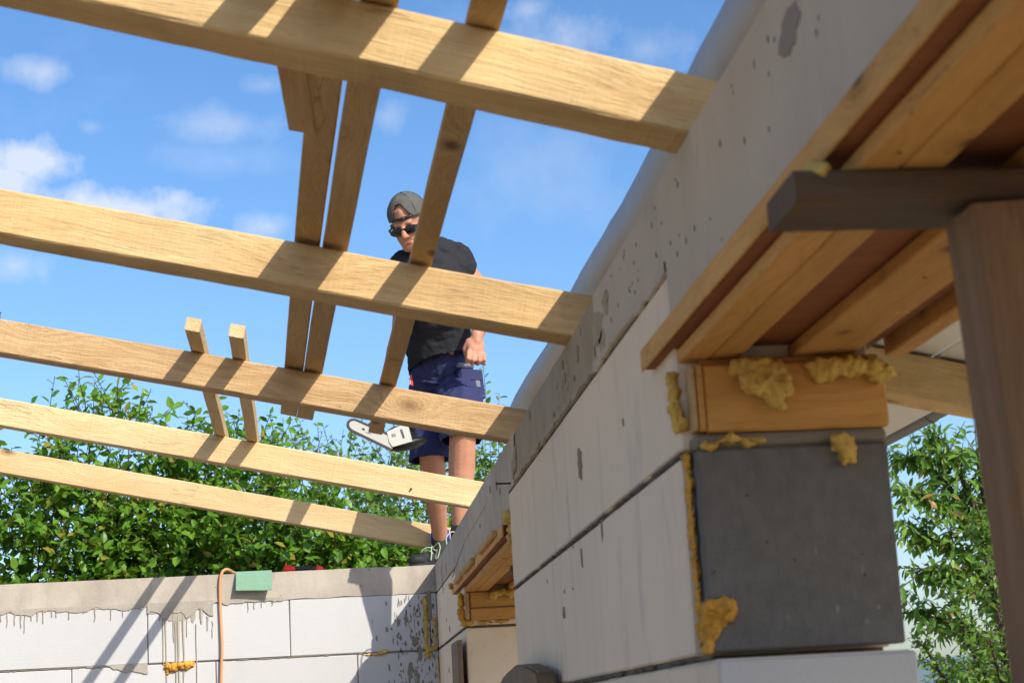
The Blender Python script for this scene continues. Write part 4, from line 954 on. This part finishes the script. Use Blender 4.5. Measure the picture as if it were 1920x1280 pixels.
fold('shorts', [('c', wai.lerp(pel, .45), .122, pel, .142), ('e', pel+Vector((0, .02, -.03)), [(.150, -.02, 0), (.02, .135, 0), (0, -.02, .12)]), ('c', hipR, .104, knR+Vector((0, .012, 0)), .082), ('c', knR+Vector((0, .012, 0)), .082, hemR_, .086), ('c', hipL, .104, knL+Vector((0, .014, 0)), .082), ('c', knL+Vector((0, .014, 0)), .082, hemL_, .086)],
     'shorts', .0055, .008, 11, 9, .006, (24, 24, 9), 3)
cut('shorts', P(.5, 7.4, 1.090), (0, -.08, -1))
cut('t_shirt', P(.36, 7.5, 1.500), (.20, -.05, -1))
# hems as rims, belt, cargo pocket, details
def rim(name, c, axis, r, th, mat, n=28):
    axis = axis.normalized(); a = axis.orthogonal().normalized(); b = axis.cross(a)
    tube(name, [c+(a*math.cos(t)+b*math.sin(t))*r for t in [2*math.pi*k/n for k in range(n+1)]], th, M[mat], MAN, 6)
rim('waistband', wai.lerp(pel, .50), pel-wai, .130, .008, 'shorts')
rim('sleeve_hem', slL+(elL-shL).normalized()*.030, elL-shL, .056, .005, 'shirt'); rim('sleeve_hem', slR+(elR-shR).normalized()*.03, elR-shR, .058, .005, 'shirt')
pc = p3(.612, 7.56, 1.40)
def pocket(name, c, ex, ey, w, h, d, mat, parent=MAN):
    ez = ex.cross(ey).normalized(); bm = block_mesh(w, h, d, min(w, h, d)*.3)
    mw = Matrix(((ex.x, ey.x, ez.x, c.x), (ex.y, ey.y, ez.y, c.y), (ex.z, ey.z, ez.z, c.z), (0, 0, 0, 1)))
    return link(name, from_bm(bm), M[mat], parent, mw=mw)
ex = Vector((.90, .42, .02)).normalized(); ey = Vector((-.04, .12, 1)).normalized(); ey = (ey-ex*ey.dot(ex)).normalized(); ez = ex.cross(ey)
pk = pocket('cargo_pocket', pc, ex, ey, .115, .13, .026, 'shorts')
pocket('pocket_flap', pc+ey*.034-(-ez if ez.y > 0 else ez)*-.0, ex, ey, .120, .058, .034, 'shorts', pk)
nd = ez if ez.y < 0 else -ez
pocket('pocket_trim', pc+ey*.082+nd*.005-ex*.02, ex, ey, .08, .022, .026, 'trim', pk); pocket('pocket_stitch', pc+nd*.0135-ey*.055, ex, ey, .105, .004, .003, 'trim', pk); pocket('buckle', pc+nd*.0178+ex*.022-ey*.002, ex, ey, .022, .03, .004, 'trim', pk)
pocket('shirt_tag', p3(.362, 7.612, 1.437), ex, ey, .010, .05, .006, 'redp'); pocket('shirt_tag', p3(.355, 7.608, 1.432), ex, ey, .006, .03, .006, 'white')
# cap worn backwards, strap over the forehead
bm = bmesh.new(); rings = []; NC = 28
for i in range(11):
    e = math.radians(-8+98*i/10); ring = []
    for k in range(NC):
        a = 2*math.pi*k/NC
        q = noise.noise(Vector((math.cos(a)*1.5, math.sin(a)*1.5, e*2)))*.004
        ee = e
        front = math.exp(-(((a+math.pi) % (2*math.pi)-math.pi)/.48)**4)   # arch cut out over the forehead
        if i < 6: ee = e+(math.radians(50)*(1-i/6))*front
        ring.append(bm.verts.new(hp(-.014+math.cos(a)*math.cos(ee)*(.1005+q), math.sin(a)*math.cos(ee)*(.0815+q), .042+math.sin(ee)*(.090+q))))
    rings.append(ring)
for a, b in zip(rings, rings[1:]):
    for k in range(NC): bm.faces.new((a[k], a[(k+1) % NC], b[(k+1) % NC], b[k]))
bm.faces.new(rings[-1]); bmesh.ops.recalc_face_normals(bm, faces=bm.faces)
capo = link('cap', from_bm(bm), M['cap'], MAN, smooth=True)
md = capo.modifiers.new('thick', 'SOLIDIFY'); md.thickness = .003
tube('strap_band', [hp(-.014+math.cos(t)*.1005, math.sin(t)*.0805, .040) for t in [-.62+1.24*k/12 for k in range(13)]], .0062, M['black'], capo, 6)
tube('strap_buckle', [hp(-.010+math.cos(t)*.1005, math.sin(t)*.0805, .040) for t in [-.25+.5*k/5 for k in range(6)]], .0064, M['black'], capo, 6)
for t in (0, 2.1, 4.2): tube('eyelet', [hp(-.014+math.cos(t+.5)*.066, math.sin(t+.5)*.052, .105), hp(-.014+math.cos(t+.5)*.068, math.sin(t+.5)*.054, .107)], .0035, M['black'], capo, 6)
tube('cap_button', [hp(-.014, 0, .125), hp(-.014, 0, .130)], .006, M['cap'], capo, 8)
for t in (0.9, 2.0, 3.1, 4.3, 5.4): tube('cap_seam', [hp(-.014+math.cos(t)*math.cos(e)*.1015, math.sin(t)*math.cos(e)*.0825, .042+math.sin(e)*.091) for e in [.1+1.4*k/10 for k in range(11)]], .0014, M['cap'], capo, 5)
bm = bmesh.new(); rows = []
for k in range(13):
    a = math.pi-.85+1.7*k/12
    rows.append([bm.verts.new(hp(-.014+math.cos(a)*r*1.0, math.sin(a)*r*.82, .022-(r-.098)*.45)) for r in (.098, .13, .160)])
for a, b in zip(rows, rows[1:]):
    for j in range(2): bm.faces.new((a[j], a[j+1], b[j+1], b[j]))
pk2 = link('cap_peak', from_bm(bm), M['cap'], capo); pk2.modifiers.new('t', 'SOLIDIFY').thickness = .004
# hair at the temples, stubble, mouth
for s in (-1, 1):
    blob('hair', [('c', hp(.022, s*.069, .012), .010, hp(.0, s*.073, .004), .012), ('c', hp(-.04, s*.066, .0), .014, hp(-.07, s*.04, -.02), .018)], .004, M['stub'], MAN, 2)
tube('mouth', [hp(.088-.006*abs(t)/.02, t, -.064-.002*abs(t)/.02) for t in (-.022, -.011, 0, .011, .022)], [.002, .0036, .004, .0036, .002], M['lip'], MAN, 6)
# wraparound sunglasses
SG = blob('sunglasses', [('e', hp(.088, s*.034, -.010), [tuple((fw_*.62+sd*s*-.0)*.014), tuple((sd*.95-fw_*s*.28)*.037), tuple(upv*.0185)]) for s in (-1, 1)]+[('c', hp(.098, -.012, -.002), .005, hp(.098, .012, -.002), .005)], .003, M['lens'], MAN, 2)
for s in (-1, 1): tube('temple', [hp(.084, s*.060, -.002), hp(.05, s*.078, .0), hp(0, s*.081, .0), hp(-.02, s*.079, -.008)], .004, M['black'], SG, 6)
# shoes and socks
def shoe(an, d, sole, laces):
    d = Vector((d[0], d[1], 0)).normalized(); s = d.cross(Vector((0, 0, 1)))
    gz = Vector((an.x, an.y, sole))
    o = blob('shoe', [('e', gz-d*.035+Vector((0, 0, .045)), [tuple(d*.05), tuple(s*.040), (0, 0, .045)]), ('c', gz-d*.03+Vector((0, 0, .032)), .036, gz+d*.10+Vector((0, 0, .030)), .034), ('e', gz+d*.13+Vector((0, 0, .026)), [tuple(d*.05), tuple(s*.042), (0, 0, .027)]),
         ('c', an+Vector((0, 0, .0)), .042, gz+Vector((0, 0, .05)), .043)], .005, M['shoe'], MAN, 3, .002, 60, 3)
    bm = bmesh.new(); n = 30; lo, hi = [], []
    for k in range(n):
        a = 2*math.pi*k/n; c, q = math.cos(a), math.sin(a)
        wv = .045 if c > 0 else .040
        p = gz+d*(.045+c*.128)+s*(q*wv*(1-.12*(c < -.3)))
        lo.append(bm.verts.new(p+Vector((0, 0, .002)))); hi.append(bm.verts.new(p+Vector((0, 0, .022))))
    for k in range(n): bm.faces.new((lo[k], lo[(k+1) % n], hi[(k+1) % n], hi[k]))
    bm.faces.new(lo[::-1]); bm.faces.new(hi); link('sole', from_bm(bm), M['black'], o)
    for k in range(4):
        c = gz+d*(.045+.022*k)+Vector((0, 0, .074-.008*k))
        tube('lace', spline([c-s*.026+Vector((0, 0, -.012)), c+Vector((0, 0, .003))+d*.004, c+s*.026+Vector((0, 0, -.012))], 4), .0026, M['lace'], o, 5)
    for sg in (-1, 1):
        c = gz+d*.04+Vector((0, 0, .082))
        tube('lace', spline([c, c+s*sg*.030+Vector((0, 0, .018)), c+s*sg*.055+d*.01+Vector((0, 0, -.005)), c+s*sg*.05+d*.02+Vector((0, 0, -.045)), c+s*sg*.036+d*.02+Vector((0, 0, -.05)), c+s*sg*.02+Vector((0, 0, -.01))], 5), .0026, M['lace'], o, 5)
        tube('lace', spline([c, c+s*sg*.02+d*.03, c+s*sg*.045+d*.05+Vector((0, 0, -.03)), c+s*sg*.05+d*.06+Vector((0, 0, -.06))], 5), .0024, M['lace'], o, 5)
    if laces: tube('sock', [an+Vector((0, 0, .0)), an+Vector((0, 0, .02)), an+Vector((0, .0, .045))], [.041, .0405, .0385], M['sock'], MAN, 16)
shoe(anR, (-.75, -.55), ZT+.001+H, 1); shoe(anL, (-.10, -.98), ZT-.016+H, 0)

# ------------------------------------------------------------------ chainsaw in his right hand
CS = thing('chainsaw', 'white chainsaw with a long bar held low in the man\'s right hand', 'chainsaw', P(.24, 7.25, 1.10))
def quad_plate(name, outline, nrm_, th, mat, parent):
    bm = bmesh.new(); n = nrm_.normalized()
    A = [bm.verts.new(p-n*th/2) for p in outline]; B = [bm.verts.new(p+n*th/2) for p in outline]
    for i in range(len(A)): bm.faces.new((A[i], A[(i+1) % len(A)], B[(i+1) % len(A)], B[i]))
    bm.faces.new(A); bm.faces.new(B); bmesh.ops.recalc_face_normals(bm, faces=bm.faces)
    return link(name, from_bm(bm), M[mat], parent)
tip, root = p3(.088, 7.20, 1.192), p3(.262, 7.25, 1.110)
bd = (root-tip).normalized(); bn = Vector((.25, -.97, 0)).normalized(); bn = (bn-bd*bn.dot(bd)).normalized(); bu = bn.cross(bd); bu = bu if bu.z > 0 else -bu
def bar_outline(k, ext=0):
    o = []
    for i in range(9):
        a = math.pi/2+math.pi*i/8; o.append(tip+bd*(.022+math.cos(a)*(.024+k))+bu*math.sin(a)*(.0185+k))
    o += [root-bu*(.021+k), root+bu*(.021+k)]; return o
gb = quad_plate('guide_bar', bar_outline(0), bn, .007, 'white', CS)
quad_plate('saw_chain', bar_outline(.0105), bn, .0045, 'black', CS)
for k in range(14):
    t = k/13
    for sg in (1, -1): pocket('chain_tooth', tip.lerp(root, .1+.85*t)+bu*sg*(.0185+.0025*t+.008), bd, bu, .006, .005, .006, 'steel', CS)
pocket('bar_print', tip.lerp(root, .30)+bn*.0042+bu*.002, bd, bu, .012, .008, .0012, 'black', CS); pocket('bar_print', tip.lerp(root, .42)+bn*.0042-bu*.004, bd, bu, .022, .003, .0012, 'gutter', CS)
sx_, sz_ = Vector((.93, .28, .22)).normalized(), Vector((-.22, .0, .97)).normalized(); sz_ = (sz_-sx_*sz_.dot(sx_)).normalized(); sy_ = sz_.cross(sx_)
sc_ = p3(.275, 7.285, 1.143)
def sp(a, b, c): return sc_+sx_*a+sy_*b+sz_*c
quad_plate('side_cover', [sp(-.048, -.03, -.018), sp(-.040, -.03, -.040), sp(.048, -.03, -.036), sp(.050, -.03, .034), sp(.030, -.03, .040), sp(-.046, -.03, .026)], sy_, .012, 'white', CS)
quad_plate('cover_slot', [sp(.012, -.037, -.014), sp(.016, -.037, -.018), sp(.021, -.037, -.014), sp(.019, -.037, .020), sp(.014, -.037, .023), sp(.010, -.037, .020)], sy_, .002, 'black', CS)
pocket('bar_nut', sp(-.022, -.037, .006), sx_, sz_, .016, .012, .004, 'gutter', CS)
blob('engine_body', [('e', sp(.02, .03, -.01), [tuple(sx_*.075), tuple(sy_*.05), tuple(sz_*.045)]), ('e', sp(.05, .02, -.035), [tuple(sx_*.085), tuple(sy_*.045), tuple(sz_*.026)]), ('e', sp(.02, .03, .02), [tuple(sx_*.055), tuple(sy_*.045), tuple(sz_*.03)])], .004, M['black'], CS, 3)
tube('top_handle', spline([sp(-.045, .02, .03), HB-bar_d*.075-ax3*.0, HB-bar_d*.03, HB+bar_d*.04, HB+bar_d*.085+ax3*.02, sp(.085, .04, .0)], 5), .0115, M['black'], CS, 10)
quad_plate('hand_guard', [sp(-.06, -.02, .02), sp(-.066, .05, .02), sp(-.085, .05, .085), sp(-.082, -.02, .085)], Vector((-1, 0, -.2)), .007, 'black', CS)
print('leaves', total)
